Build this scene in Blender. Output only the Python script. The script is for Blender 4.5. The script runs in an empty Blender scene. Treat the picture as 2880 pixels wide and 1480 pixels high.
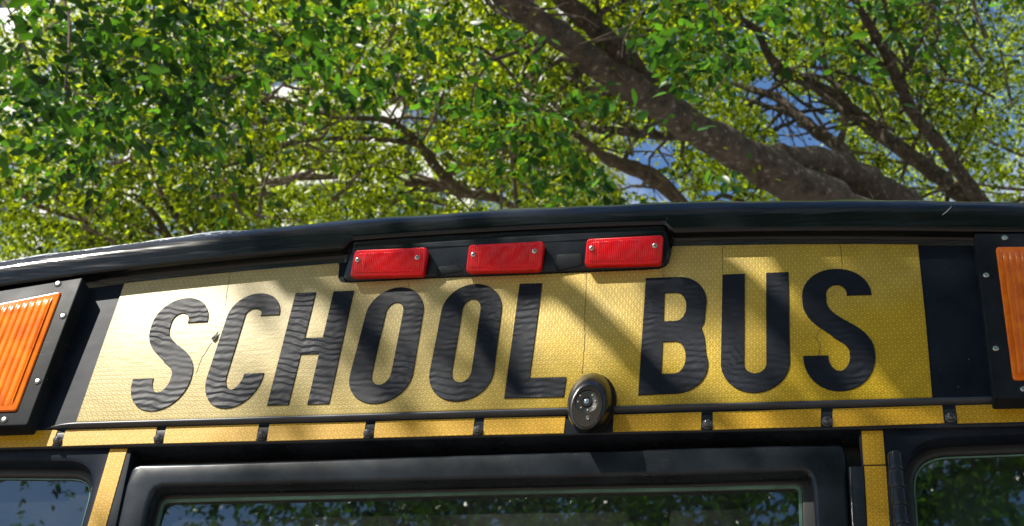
import bpy, bmesh, math, random
import numpy as np
from mathutils import Vector, Matrix

random.seed(7)
rng = np.random.default_rng(11)
S = bpy.context.scene
COL = S.collection

# ------------------------------------------------------------------ camera
U = 0.165
STRIP_Z = 2.75
CX, CY, F = 1440.0, 740.0, 4417.83


def _rot(w):
    w = np.array(w, float)
    t = np.linalg.norm(w)
    k = w / t
    K = np.array([[0, -k[2], k[1]], [k[2], 0, -k[0]], [-k[1], k[0], 0]])
    return np.eye(3) + math.sin(t) * K + (1 - math.cos(t)) * K @ K


RM = _rot([0, 0, 0.11349356]) @ _rot([-0.662604528, 0, 0]) @ _rot([0, 0.25807089, 0]) @ \
    np.array([[1, 0, 0], [0, 0, -1], [0, 1, 0]], float)
CAM = np.array([(7.12463379 - 4) * U, -11.3380745 * U, STRIP_Z - 7.28286156 * U])
cam_data = bpy.data.cameras.new("camera")
cam = bpy.data.objects.new("camera", cam_data)
COL.objects.link(cam)
m = Matrix([[RM[0][i], -RM[1][i], -RM[2][i], CAM[i]] for i in range(3)] + [[0, 0, 0, 1]])
cam.matrix_world = m
cam_data.sensor_width = 36
cam_data.lens = F / 2880 * 36
cam_data.clip_start = 0.05
cam_data.clip_end = 2000
cam_data.dof.use_dof = True
cam_data.dof.focus_distance = 2.27
cam_data.dof.aperture_fstop = 12.0
S.camera = cam

# ------------------------------------------------------------------ light
SUN_TO = Vector((-0.50, -0.50, 0.72)).normalized()
sun_d = bpy.data.lights.new("sun", 'SUN')
sun_d.energy = 5.0
sun_d.angle = math.radians(0.5)
sun_d.color = (1.0, 0.94, 0.84)
sun = bpy.data.objects.new("sun", sun_d)
COL.objects.link(sun)
sun.rotation_euler = SUN_TO.to_track_quat('Z', 'Y').to_euler()
S.view_settings.view_transform = 'Standard'
S.view_settings.look = 'None'
S.view_settings.exposure = 1.05
S.view_settings.gamma = 1.0

world = bpy.data.worlds.new("World")
S.world = world
world.use_nodes = True
wn = world.node_tree
for n in list(wn.nodes):
    wn.nodes.remove(n)
wo = wn.nodes.new('ShaderNodeOutputWorld')
bg = wn.nodes.new('ShaderNodeBackground')
sky = wn.nodes.new('ShaderNodeTexSky')
sky.sky_type = 'NISHITA'
sky.sun_disc = False
sky.sun_elevation = math.asin(SUN_TO.z)
sky.sun_rotation = math.atan2(SUN_TO.x, SUN_TO.y)
sky.air_density = 1.0
sky.dust_density = 0.2
sky.ozone_density = 1.2
tc = wn.nodes.new('ShaderNodeTexCoord')
mp = wn.nodes.new('ShaderNodeMapping')
mp.inputs['Scale'].default_value = (1, 1, 1.6)
mp.inputs['Location'].default_value = (0.35, 0.1, 0.2)
nz = wn.nodes.new('ShaderNodeTexNoise')
nz.inputs['Scale'].default_value = 2.4
nz.inputs['Detail'].default_value = 7
nz.inputs['Roughness'].default_value = 0.55
cr = wn.nodes.new('ShaderNodeValToRGB')
cr.color_ramp.elements[0].position = 0.50
cr.color_ramp.elements[1].position = 0.72
cr.color_ramp.elements[0].color = (.03, .03, .03, 1)
mx = wn.nodes.new('ShaderNodeMix')
mx.data_type = 'RGBA'
mx.inputs[7].default_value = (11, 11, 11.3, 1)
bg.inputs['Strength'].default_value = 0.08
wn.links.new(tc.outputs['Generated'], mp.inputs[0])
wn.links.new(mp.outputs[0], nz.inputs['Vector'])
wn.links.new(nz.outputs['Fac'], cr.inputs[0])
wn.links.new(cr.outputs[0], mx.inputs[0])
hs = wn.nodes.new('ShaderNodeHueSaturation')
hs.inputs['Saturation'].default_value = 1.3
hs.inputs['Value'].default_value = 1.1
wn.links.new(sky.outputs[0], hs.inputs['Color'])
wn.links.new(hs.outputs[0], mx.inputs[6])
wn.links.new(mx.outputs[2], bg.inputs[0])
wn.links.new(bg.outputs[0], wo.inputs[0])


# ------------------------------------------------------------------ helpers
def ray(x, y):
    return RM.T @ np.array([(x - CX) / F, (y - CY) / F, 1.0])


def far(x, y, depth):
    """point at a given distance along the view axis, seen at photo pixel x,y"""
    return Vector(CAM + ray(x, y) * depth)


class Plane:
    """plane parallel to x whose front faces -y; lean tilts its top away"""

    def __init__(s, y, lean=0.0, z0=STRIP_Z):
        s.o = np.array([0, y, z0])
        s.u = np.array([1.0, 0, 0])
        s.v = np.array([0, math.sin(lean), math.cos(lean)])
        s.n = np.array([0, -math.cos(lean), math.sin(lean)])

    def uv(s, x, y):
        d = ray(x, y)
        t = ((s.o - CAM) @ s.n) / (d @ s.n)
        p = CAM + t * d - s.o
        return (float(p @ s.u), float(p @ s.v))

    def w(s, a, b, out=0.0):
        return Vector(s.o + s.u * a + s.v * b + s.n * out)

    def pt(s, x, y, out=0.0):
        return s.w(*s.uv(x, y), out)


def Z4(*p): return [(x / 2.68333, 987 + y / 2.68333) for x, y in p]
def Z5(*p): return [(960 + x / 2.68333, 987 + y / 2.68333) for x, y in p]
def Z6(*p): return [(1920 + x / 2.68333, 987 + y / 2.68333) for x, y in p]
def Z1(*p): return [(x / 2.68333, 560 + y / 2.68333) for x, y in p]
def Z2(*p): return [(960 + x / 2.68333, 560 + y / 2.68333) for x, y in p]
def Z3(*p): return [(1920 + x / 2.68333, 560 + y / 2.68333) for x, y in p]
def DS(*p): return [(x * 1.11801, y * 1.11801) for x, y in p]


def link(name, bm, mat, parent=None, smooth=True, angle=35):
    me = bpy.data.meshes.new(name)
    bmesh.ops.recalc_face_normals(bm, faces=bm.faces[:])
    bm.to_mesh(me)
    bm.free()
    if smooth:
        for p in me.polygons:
            p.use_smooth = True
        me.set_sharp_from_angle(angle=math.radians(angle))
    me.materials.append(mat)
    o = bpy.data.objects.new(name, me)
    COL.objects.link(o)
    if parent:
        o.parent = parent
        o.matrix_parent_inverse = parent.matrix_world.inverted()
    return o


def empty(name, loc=(0, 0, 0)):
    o = bpy.data.objects.new(name, None)
    COL.objects.link(o)
    o.location = loc
    o.empty_display_size = 0.2
    o.matrix_world = Matrix.Translation(loc)
    return o


def tag(o, label=None, cat=None, group=None, kind=None):
    if label: o['label'] = label
    if cat: o['category'] = cat
    if group: o['group'] = group
    if kind: o['kind'] = kind
    return o


def area2(p):
    return sum(p[i][0] * p[(i + 1) % len(p)][1] - p[(i + 1) % len(p)][0] * p[i][1] for i in range(len(p))) / 2


def inset(p, d):
    """miter inset of a counter-clockwise polygon (positive d = inward)"""
    n = len(p)
    out = []
    for i in range(n):
        a, b, c = Vector(p[i - 1]), Vector(p[i]), Vector(p[(i + 1) % n])
        e1 = (b - a).normalized()
        e2 = (c - b).normalized()
        n1 = Vector((-e1.y, e1.x))
        n2 = Vector((-e2.y, e2.x))
        mm = n1 + n2
        k = mm.length_squared
        if k < 1e-6:
            q = b + n1 * d
        else:
            mm = mm * (2 / k)
            if mm.length > 2.5: mm = mm.normalized() * 2.5
            q = b + mm * d
        out.append((q.x, q.y))
    return out


def rounded(p, r, seg=5):
    """round corners of polygon; r scalar or list"""
    n = len(p)
    out = []
    for i in range(n):
        a, b, c = Vector(p[i - 1]), Vector(p[i]), Vector(p[(i + 1) % n])
        rr = r[i] if isinstance(r, (list, tuple)) else r
        if rr <= 0:
            out.append((b.x, b.y))
            continue
        e1 = (a - b)
        e2 = (c - b)
        l = min(rr, e1.length * .48, e2.length * .48)
        p1 = b + e1.normalized() * l
        p2 = b + e2.normalized() * l
        for k in range(seg + 1):
            t = k / seg
            q = p1 * (1 - t) ** 2 + b * 2 * t * (1 - t) + p2 * t * t
            out.append((q.x, q.y))
    return out


def ccw(p):
    return list(p) if area2(p) > 0 else list(reversed(p))


def strip_rings(bm, rings, closed=True):
    vs = [[bm.verts.new(q) for q in r] for r in rings]
    for a, b in zip(vs[:-1], vs[1:]):
        n = len(a)
        for i in range(n if closed else n - 1):
            j = (i + 1) % n
            bm.faces.new((a[i], a[j], b[j], b[i]))
    return vs


def plate(bm, pl, poly, t, out=0.0, bev=0.0, seg=3, holes=(), hole_depth=0.02, hole_bev=0.004):
    """solid plate on plane pl: front at `out`, thickness t, rounded front edge; holes get a rounded flange going back"""
    poly = ccw(poly)
    rings = [[pl.w(a, b, out - t) for a, b in poly]]
    if bev > 0:
        for k in range(seg + 1):
            an = k / seg * math.pi / 2
            q = inset(poly, bev * (1 - math.cos(an)))
            rings.append([pl.w(a, b, out - bev + bev * math.sin(an)) for a, b in q])
    else:
        rings.append([pl.w(a, b, out) for a, b in poly])
    vs = strip_rings(bm, rings)
    top = vs[-1]
    if not holes:
        bm.faces.new(top)
    else:
        edges = []
        for i in range(len(top)):
            e = bm.edges.get((top[i], top[(i + 1) % len(top)]))
            edges.append(e)
        for h in holes:
            h = ccw(h)
            rr = []
            for k in range(seg + 1):
                an = k / seg * math.pi / 2
                q = inset(h, -hole_bev + hole_bev * math.sin(an))
                rr.append([pl.w(a, b, out - hole_bev * (1 - math.cos(an))) for a, b in q])
            rr.append([pl.w(a, b, out - hole_depth) for a, b in h])
            hv = strip_rings(bm, rr)
            f = hv[0]
            for i in range(len(f)):
                edges.append(bm.edges.get((f[i], f[(i + 1) % len(f)])))
        bmesh.ops.triangle_fill(bm, use_beauty=True, use_dissolve=False, edges=edges)


def add_tube(bm, pts, rad, seg=8, cap=True):
    pts = [Vector(p) for p in pts]
    n = len(pts)
    prev = None
    rings = []
    for i in range(n):
        t = (pts[min(i + 1, n - 1)] - pts[max(i - 1, 0)]).normalized()
        if prev is None:
            a = t.orthogonal().normalized()
        else:
            a = (prev - t * prev.dot(t)).normalized()
        prev = a
        b = t.cross(a)
        r = rad[i] if hasattr(rad, '__len__') else rad
        rings.append([pts[i] + (a * math.cos(k * 2 * math.pi / seg) + b * math.sin(k * 2 * math.pi / seg)) * r for k in range(seg)])
    vs = strip_rings(bm, rings)
    if cap:
        bm.faces.new(vs[0])
        bm.faces.new(vs[-1])


def add_box(bm, lo, hi):
    (x0, y0, z0), (x1, y1, z1) = lo, hi
    v = [bm.verts.new(p) for p in [(x0, y0, z0), (x1, y0, z0), (x1, y1, z0), (x0, y1, z0), (x0, y0, z1), (x1, y0, z1), (x1, y1, z1), (x0, y1, z1)]]
    for f in [(0, 1, 2, 3), (4, 5, 6, 7), (0, 1, 5, 4), (1, 2, 6, 5), (2, 3, 7, 6), (3, 0, 4, 7)]:
        bm.faces.new([v[i] for i in f])


def smooth_line(pts, n=6):
    """Catmull-Rom through a list of tuples (any dimension)"""
    P = [np.array(p, float) for p in pts]
    P = [2 * P[0] - P[1]] + P + [2 * P[-1] - P[-2]]
    out = []
    for i in range(1, len(P) - 2):
        for k in range(n):
            t = k / n
            out.append(0.5 * ((2 * P[i]) + (-P[i - 1] + P[i + 1]) * t + (2 * P[i - 1] - 5 * P[i] + 4 * P[i + 1] - P[i + 2]) * t * t
                              + (-P[i - 1] + 3 * P[i] - 3 * P[i + 1] + P[i + 2]) * t ** 3))
    out.append(P[-2])
    return out


# ------------------------------------------------------------------ materials
class NT:
    def __init__(s, name):
        s.m = bpy.data.materials.new(name)
        s.m.use_nodes = True
        s.t = s.m.node_tree
        s.b = s.t.nodes['Principled BSDF']
        s.o = s.t.nodes['Material Output']
        s._tc = None

    def n(s, typ, **kw):
        nd = s.t.nodes.new(typ)
        for k, v in kw.items():
            setattr(nd, k, v)
        return nd

    def l(s, a, b):
        s.t.links.new(a, b)

    def set(s, **kw):
        for k, v in kw.items():
            s.b.inputs[k.replace('_', ' ')].default_value = v
        return s

    def obj(s):
        if not s._tc: s._tc = s.n('ShaderNodeTexCoord')
        return s._tc.outputs['Object']

    def mapping(s, scale=(1, 1, 1), rot=(0, 0, 0), loc=(0, 0, 0), vec=None):
        mm = s.n('ShaderNodeMapping')
        mm.inputs['Scale'].default_value = scale
        mm.inputs['Rotation'].default_value = rot
        mm.inputs['Location'].default_value = loc
        s.l(vec or s.obj(), mm.inputs[0])
        return mm.outputs[0]

    def noise(s, scale, detail=4, rough=.55, vec=None, dist=0.0):
        nn = s.n('ShaderNodeTexNoise')
        nn.inputs['Scale'].default_value = scale
        nn.inputs['Detail'].default_value = detail
        nn.inputs['Roughness'].default_value = rough
        nn.inputs['Distortion'].default_value = dist
        s.l(vec or s.obj(), nn.inputs['Vector'])
        return nn.outputs['Fac']

    def ramp(s, fac, stops):
        r = s.n('ShaderNodeValToRGB')
        e = r.color_ramp.elements
        while len(e) < len(stops): e.new(0.5)
        for i, (p, c) in enumerate(stops):
            e[i].position = p
            e[i].color = (c, c, c, 1) if not hasattr(c, '__len__') else (*c, 1)
        s.l(fac, r.inputs[0])
        return r.outputs[0]

    def mix(s, fac, a, b):
        mm = s.n('ShaderNodeMix', data_type='RGBA')
        for sock, v in ((mm.inputs[0], fac), (mm.inputs[6], a), (mm.inputs[7], b)):
            if hasattr(v, 'is_linked') or hasattr(v, 'links'):
                s.l(v, sock)
            elif hasattr(v, '__len__'):
                sock.default_value = (*v, 1)
            else:
                sock.default_value = v
        return mm.outputs[2]

    def math(s, op, a, b=None, c=None):
        nd = s.n('ShaderNodeMath', operation=op)
        for i, v in enumerate((a, b, c)):
            if v is None: continue
            if hasattr(v, 'links'):
                s.l(v, nd.inputs[i])
            else:
                nd.inputs[i].default_value = v
        return nd.outputs[0]

    def bump(s, h, strength=.3, dist=.01):
        bb = s.n('ShaderNodeBump')
        bb.inputs['Strength'].default_value = strength
        bb.inputs['Distance'].default_value = dist
        s.l(h, bb.inputs['Height'])
        s.l(bb.outputs[0], s.b.inputs['Normal'])
        return bb


def black_paint(name, rough=.3, base=(.0035, .0045, .0065), dust=.5, coat=.15, specks=True, ior=1.27):
    t = NT(name)
    big = t.ramp(t.noise(9, 5, .6), [(.3, 0), (.62, 1)])
    col = t.mix(t.math('MULTIPLY', big, dust), base, (.034, .042, .055))
    rust = t.ramp(t.noise(23, 6, .7), [(.66, 0), (.75, .35)])
    col = t.mix(rust, col, (.06, .045, .03))
    if specks:
        sp = t.n('ShaderNodeTexVoronoi')
        sp.inputs['Scale'].default_value = 62
        t.l(t.obj(), sp.inputs['Vector'])
        d = t.ramp(sp.outputs['Distance'], [(.05, 1), (.09, 0)])
        pick = t.ramp(sp.outputs['Color'], [(.72, 0), (.74, 1)])
        col = t.mix(t.math('MULTIPLY', t.math('MULTIPLY', d, pick), .4), col, (.3, .32, .32))
        # hairline scratches
        sv = t.mapping((3, 3, 60), (0, .5, 0))
        scr = t.ramp(t.noise(4, 2, .5, sv), [(.498, 0), (.5, 1), (.502, 0)])
        gate = t.ramp(t.noise(6, 2), [(.62, 0), (.66, .35)])
        col = t.mix(t.math('MULTIPLY', scr, gate), col, (.3, .3, .3))
    t.l(col, t.b.inputs['Base Color'])
    rg = t.math('ADD', t.math('MULTIPLY', t.noise(14, 5, .6), .22), rough - .11)
    t.l(rg, t.b.inputs['Roughness'])
    t.set(Coat_Weight=coat, Coat_Roughness=.12, IOR=ior)
    t.bump(t.noise(7, 3), .06, .02)
    return t.m


def tumbling(t, cell, vec_rot=False):
    """tumbling-block line pattern of reflective sheeting in the x-z plane; returns a line mask"""
    sx = t.n('ShaderNodeSeparateXYZ')
    t.l(t.obj(), sx.inputs[0])
    X = t.math('MULTIPLY', sx.outputs[2 if vec_rot else 0], 1 / cell)
    Z = t.math('MULTIPLY', sx.outputs[0 if vec_rot else 2], 1 / cell)
    R3 = 1.7320508

    def cell_(ox, oz):
        gx = t.math('SUBTRACT', t.math('FLOORED_MODULO', t.math('ADD', X, ox), 1.0), .5)
        gz = t.math('SUBTRACT', t.math('FLOORED_MODULO', t.math('ADD', Z, oz), R3), R3 / 2)
        l2 = t.math('ADD', t.math('MULTIPLY', gx, gx), t.math('MULTIPLY', gz, gz))
        return gx, gz, l2
    ax, az, al = cell_(0, 0)
    bx, bz, bl = cell_(.5, R3 / 2)
    sel = t.math('LESS_THAN', bl, al)

    def pick(p, q):
        return t.math('ADD', p, t.math('MULTIPLY', sel, t.math('SUBTRACT', q, p)))
    gx, gz = pick(ax, bx), pick(az, bz)
    d1 = t.math('ABSOLUTE', gx)
    hx = t.math('MULTIPLY', gx, .5)
    hz = t.math('MULTIPLY', gz, .8660254)
    d2 = t.math('ABSOLUTE', t.math('SUBTRACT', hz, hx))
    d3 = t.math('ABSOLUTE', t.math('ADD', hz, hx))
    d = t.math('MINIMUM', d1, t.math('MINIMUM', d2, d3))
    mr = t.n('ShaderNodeMapRange')
    mr.inputs['From Min'].default_value = .03
    mr.inputs['From Max'].default_value = .075
    mr.inputs['To Min'].default_value = 1
    mr.inputs['To Max'].default_value = 0
    t.l(d, mr.inputs['Value'])
    # which rhombus: shade cue between the three faces of each cube
    return mr.outputs[0], d


def sign_sheet():
    t = NT("reflective_sheeting_glare_tinted")
    line, d = tumbling(t, .0088)
    sx = t.n('ShaderNodeSeparateXYZ')
    t.l(t.obj(), sx.inputs[0])
    # sun glare painted pale into the colour, strongest at left and top
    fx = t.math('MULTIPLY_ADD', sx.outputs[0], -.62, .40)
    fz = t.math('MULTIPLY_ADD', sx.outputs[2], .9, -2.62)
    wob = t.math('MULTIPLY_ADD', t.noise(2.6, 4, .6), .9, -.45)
    glare = t.math('ADD', t.math('ADD', fx, fz), wob)
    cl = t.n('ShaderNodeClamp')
    t.l(glare, cl.inputs[0])
    glare = cl.outputs[0]
    body = t.mix(glare, (.41, .255, .003), (.37, .315, .165))
    lines = t.mix(glare, (.62, .46, .05), (.56, .52, .36))
    grime = t.ramp(t.noise(36, 5, .7), [(.3, .86), (.7, 1.08)])
    col = t.mix(t.math('MULTIPLY', line, .85), body, lines)
    mul = t.n('ShaderNodeMix', data_type='RGBA', blend_type='MULTIPLY')
    mul.inputs[0].default_value = 1
    t.l(col, mul.inputs[6])
    t.l(grime, mul.inputs[7])
    col = mul.outputs[2]
    # worn grey patch near the upper left corner
    mpv = t.mapping((1, 1, 1.7), loc=(.70, 0, -5.08))
    ln = t.n('ShaderNodeVectorMath', operation='LENGTH')
    t.l(mpv, ln.inputs[0])
    patch = t.ramp(ln.outputs['Value'], [(.02, 1), (.17, 0)])
    wear = t.math('MULTIPLY', patch, t.ramp(t.noise(30, 7, .75), [(.42, 0), (.6, 1)]))
    col = t.mix(t.math('MULTIPLY', wear, .65), col, (.36, .33, .25))
    t.l(col, t.b.inputs['Base Color'])
    t.set(Roughness=.42, IOR=1.3)
    h = t.math('ADD', t.math('MULTIPLY', line, .35), t.math('MULTIPLY', t.noise(45, 3, .5, t.mapping((1, 1, 3))), .9))
    t.bump(h, .22, .003)
    return t.m


def tape_sheet(rot):
    t = NT("reflective_tape_sheet")
    line, d = tumbling(t, .0094, rot)
    grime = t.ramp(t.noise(18, 5, .7), [(.35, 0), (.75, .5)])
    body = t.mix(grime, (.44, .225, .003), (.35, .17, .005))
    col = t.mix(t.math('MULTIPLY', line, .8), body, (.60, .40, .04))
    t.l(col, t.b.inputs['Base Color'])
    t.set(Roughness=.35, Coat_Weight=.05, Coat_Roughness=.2, IOR=1.4)
    t.bump(t.noise(60, 3), .08, .003)
    return t.m


def vinyl():
    t = NT("wrinkled_black_vinyl")
    wt = t.n('ShaderNodeTexWave', wave_type='BANDS', bands_direction='Z')
    wt.inputs['Scale'].default_value = 25
    wt.inputs['Distortion'].default_value = 7.5
    wt.inputs['Detail'].default_value = 2.0
    wt.inputs['Detail Scale'].default_value = .9
    wt.inputs['Detail Roughness'].default_value = .5
    t.l(t.mapping((1, 1, 1), (0, math.radians(-8), 0)), wt.inputs['Vector'])
    w2 = t.noise(1.0, 3, .6, t.mapping((40, 40, 90), (0, .25, 0)), .3)
    gate = t.ramp(t.noise(9, 3, .5), [(.36, .12), (.64, 1)])
    h = t.math('MULTIPLY', t.math('ADD', wt.outputs['Fac'], t.math('MULTIPLY', w2, .5)), gate)
    t.bump(h, .45, .0022)
    col = t.ramp(t.noise(20, 5, .7), [(.3, (.005, .007, .012)), (.8, (.012, .015, .022))])
    t.l(col, t.b.inputs['Base Color'])
    t.set(Roughness=.5, IOR=1.25)
    return t.m


def simple(name, col, rough=.5, metal=0, coat=0, nscale=30, var=.15, bump=0.0, **kw):
    t = NT(name)
    a = tuple(c * (1 - var) for c in col)
    b = tuple(min(1, c * (1 + var)) for c in col)
    t.l(t.ramp(t.noise(nscale, 4), [(.35, a), (.65, b)]), t.b.inputs['Base Color'])
    t.set(Roughness=rough, Metallic=metal, Coat_Weight=coat, **kw)
    if bump: t.bump(t.noise(nscale * 2, 4), bump, .005)
    return t.m


def red_lens_mat():
    t = NT("red_ribbed_lens")
    wv = t.n('ShaderNodeTexWave', wave_type='BANDS', bands_direction='X')
    wv.inputs['Scale'].default_value = 92
    wv.inputs['Distortion'].default_value = 0
    t.l(t.obj(), wv.inputs['Vector'])
    c = t.ramp(t.noise(22, 4, .6), [(.3, (.66, .003, .008)), (.7, (.93, .005, .012))])
    t.l(t.mix(t.math('MULTIPLY', wv.outputs['Fac'], .3), c, (.3, .001, .003)), t.b.inputs['Base Color'])
    t.set(Roughness=.22, Coat_Weight=.35, Coat_Roughness=.05, IOR=1.3)
    bb = t.bump(wv.outputs['Fac'], .25, .002)
    return t.m


def amber_lens_mat():
    t = NT("amber_ribbed_lens")
    v = t.mapping((9, 9, 5.0))
    c = t.ramp(t.noise(3.5, 5, .65, v, .3), [(.3, (.50, .075, .002)), (.5, (.74, .15, .004)), (.72, (.85, .22, .006))])
    t.l(c, t.b.inputs['Base Color'])
    t.set(Roughness=.2, Coat_Weight=.3, Coat_Roughness=.05, IOR=1.3)
    return t.m


def glass_mat(name, tint=(.35, .45, .42), ior=2.0):
    t = NT(name)
    t.t.nodes.remove(t.b)
    gl = t.n('ShaderNodeBsdfGlossy')
    gl.inputs['Roughness'].default_value = .012
    gl.inputs['Color'].default_value = (.95, 1, .98, 1)
    tr = t.n('ShaderNodeBsdfTransparent')
    tr.inputs['Color'].default_value = (*tint, 1)
    fr = t.n('ShaderNodeFresnel')
    fr.inputs['IOR'].default_value = ior
    df = t.n('ShaderNodeBsdfDiffuse')
    df.inputs['Color'].default_value = (.45, .5, .45, 1)
    mx1 = t.n('ShaderNodeMixShader')
    mx2 = t.n('ShaderNodeMixShader')
    t.l(fr.outputs[0], mx1.inputs[0])
    t.l(tr.outputs[0], mx1.inputs[1])
    t.l(gl.outputs[0], mx1.inputs[2])
    # dust film and specks
    sp = t.n('ShaderNodeTexVoronoi')
    sp.inputs['Scale'].default_value = 170
    t.l(t.obj(), sp.inputs['Vector'])
    dots = t.math('MULTIPLY', t.ramp(sp.outputs['Distance'], [(.1, 1), (.2, 0)]), t.ramp(sp.outputs['Color'], [(.8, 0), (.82, .6)]))
    film = t.ramp(t.noise(8, 5, .65), [(.3, .006), (.8, .05)])
    t.l(t.math('ADD', t.math('MULTIPLY', dots, .3), film), mx2.inputs[0])
    t.l(mx1.outputs[0], mx2.inputs[1])
    t.l(df.outputs[0], mx2.inputs[2])
    t.l(mx2.outputs[0], t.o.inputs['Surface'])
    return t.m


def lip_paint():
    t = NT("chipped_glossy_black_edge")
    at = t.n('ShaderNodeAttribute', attribute_name='chip')
    nn = t.noise(120, 8, .8, t.mapping((.55, 1, 1)))
    nn2 = t.noise(5, 3, .6)
    thr = t.math('ADD', t.math('MULTIPLY', at.outputs['Fac'], t.math('MULTIPLY_ADD', nn2, .5, .42)), t.math('MULTIPLY', nn, 1.2))
    chip = t.ramp(t.math('MULTIPLY', thr, .5), [(.585, 0), (.60, 1)])
    streak = t.ramp(t.noise(3, 6, .7, t.mapping((1.2, 8, 40))), [(.35, 0), (.75, .5)])
    col = t.mix(streak, (.004, .005, .006), (.016, .018, .022))
    dust = t.math('MULTIPLY', at.outputs['Fac'], t.ramp(t.noise(4, 5, .6), [(.4, .15), (.6, .7)]))
    col = t.mix(t.math('MULTIPLY', dust, .55), col, (.2, .2, .21))
    col = t.mix(chip, col, (.66, .68, .68))
    t.l(col, t.b.inputs['Base Color'])
    t.l(t.math('MULTIPLY_ADD', chip, .4, .13), t.b.inputs['Roughness'])
    t.set(Coat_Weight=.0, IOR=1.36)
    t.bump(t.noise(5, 3, .5, t.mapping((.7, 2, 6))), .12, .03)
    return t.m


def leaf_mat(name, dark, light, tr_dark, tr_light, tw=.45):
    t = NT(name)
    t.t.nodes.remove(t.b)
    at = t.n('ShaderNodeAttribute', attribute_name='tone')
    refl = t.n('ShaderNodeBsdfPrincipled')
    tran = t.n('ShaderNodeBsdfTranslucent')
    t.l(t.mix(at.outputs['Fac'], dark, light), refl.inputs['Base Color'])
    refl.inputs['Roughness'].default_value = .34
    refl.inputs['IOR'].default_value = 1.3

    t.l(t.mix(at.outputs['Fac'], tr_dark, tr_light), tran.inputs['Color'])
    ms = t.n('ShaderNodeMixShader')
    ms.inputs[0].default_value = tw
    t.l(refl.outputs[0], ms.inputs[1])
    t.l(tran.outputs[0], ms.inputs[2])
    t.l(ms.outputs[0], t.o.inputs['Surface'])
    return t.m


def bark_mat(name, c1, c2):
    t = NT(name)
    base = t.ramp(t.noise(13, 9, .75, t.mapping((1, 1, 1))), [(.34, c1), (.68, c2)])
    spots = t.ramp(t.noise(26, 3, .5), [(.62, 0), (.68, .8)])
    t.l(t.mix(spots, base, (.30, .27, .22)), t.b.inputs['Base Color'])
    t.set(Roughness=.9)
    t.bump(t.noise(20, 8, .7, t.mapping((1, 1, 1))), 1.0, .06)
    return t.m


M = dict(
    black=black_paint("glossy_black_paint", .26),
    header=black_paint("dusty_navy_black_paint", .38, (.0035, .006, .013), .35, .0, True, 1.17),
    satin=black_paint("satin_grey_black_trim", .42, (.016, .019, .028), .8, .0, True, 1.5),
    plastic=black_paint("black_plastic_bezel", .5, (.005, .006, .007), .4, .0, True, 1.17),
    lip=lip_paint(),
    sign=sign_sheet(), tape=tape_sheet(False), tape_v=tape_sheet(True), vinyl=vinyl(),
    red=red_lens_mat(), amber=amber_lens_mat(),
    steel=simple("dull_screw_steel", (.55, .56, .53), .3, 1, nscale=200),
    blackbolt=simple("black_painted_bolt", (.10, .105, .12), .28, .7, .2),
    slot=simple("screw_recess_dark", (.015, .015, .015), .7),
    rubber=simple("black_rubber_seal", (.012, .012, .012), .5, nscale=60),
    glass=glass_mat("clear_green_glass", (.30, .46, .40)),
    glass_edge=simple("pale_green_glass_edge", (.10, .19, .15), .2, 0, .6, nscale=12, var=.35),
    lining=simple("grey_interior_lining", (.34, .37, .40), .6, nscale=8),
    dark=simple("dark_interior", (.012, .013, .014), .8),
    camshell=simple("black_camera_plastic", (.008, .008, .008), .3, 0, .1, nscale=60),
    camface=simple("matt_brown_black_plastic", (.024, .021, .018), .85, nscale=300, bump=.1, IOR=1.15),
    led=simple("pale_infrared_bulb", (.62, .56, .42), .25, nscale=400, Coat_Weight=0) if False else simple("pale_infrared_bulb", (.62, .56, .42), .25),
    lensglass=simple("bluish_lens_glass", (.22, .32, .42), .12, 0, 1),
    yellow=simple("school_yellow_paint", (.62, .30, .012), .3, 0, .5, nscale=4),
    whiteroof=simple("white_roof_paint", (.7, .7, .68), .4, nscale=6),
    tyre=simple("tyre_rubber", (.02, .02, .02), .8),
    rim=simple("grey_wheel_rim", (.2, .2, .2), .5, .3),
    bark=bark_mat("brown_bark", (.022, .016, .012), (.17, .13, .095)),
    bark2=bark_mat("pale_brown_bark", (.06, .042, .03), (.22, .16, .11)),
    leaf=leaf_mat("sunlit_leaf", (.008, .024, .002), (.13, .21, .007), (.012, .045, .001), (.82, .97, .010), .54),  # sunlit look painted into the leaf colour
    leaf_dark=leaf_mat("shaded_leaf", (.005, .024, .006), (.022, .058, .009), (.010, .045, .003), (.13, .34, .010), .45),  # shade painted into the leaf colour of the near and rear trees
    concrete=simple("pale_building_render", (.5, .5, .49), .8, nscale=1.2, bump=.1),
    bglass=simple("building_window_glass", (.08, .12, .17), .1, 0, 1, nscale=.6),
    sky_tint=simple('sky_reflection_panel', (.20, .30, .52), .5, nscale=8),  # blue sky reflection of the left pane painted into the panel colour
)


def ground_mat():
    t = NT("worn_brown_asphalt")
    c = t.ramp(t.noise(.6, 8, .7), [(.35, (.22, .18, .145)), (.65, (.34, .285, .24))])
    t.l(t.mix(t.ramp(t.noise(60, 3), [(.4, 0), (.7, .4)]), c, (.24, .21, .18)), t.b.inputs['Base Color'])
    t.set(Roughness=.9)
    t.bump(t.noise(70, 4), .4, .01)
    return t.m


# ------------------------------------------------------------------ ground
bm = bmesh.new()
g = 300
vs = [bm.verts.new(p) for p in ((-g, -g, 0), (g, -g, 0), (g, g, 0), (-g, g, 0))]
bm.faces.new(vs)
tag(link('ground', bm, ground_mat(), smooth=False), kind='structure')

# ------------------------------------------------------------------ the bus
bus = empty('school_bus', (0, 0, 0))
tag(bus, 'black and yellow school bus seen from behind, big lettered sign under its roof edge', 'school bus')

HP = Plane(-.001, math.radians(1))       # header panel that carries the sign
SP = Plane(0.0)                         # narrow strip plate with reflective tape
PP = Plane(.007)                        # pillars beside the door, window surrounds
DP = Plane(.011)                        # emergency door face

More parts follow.
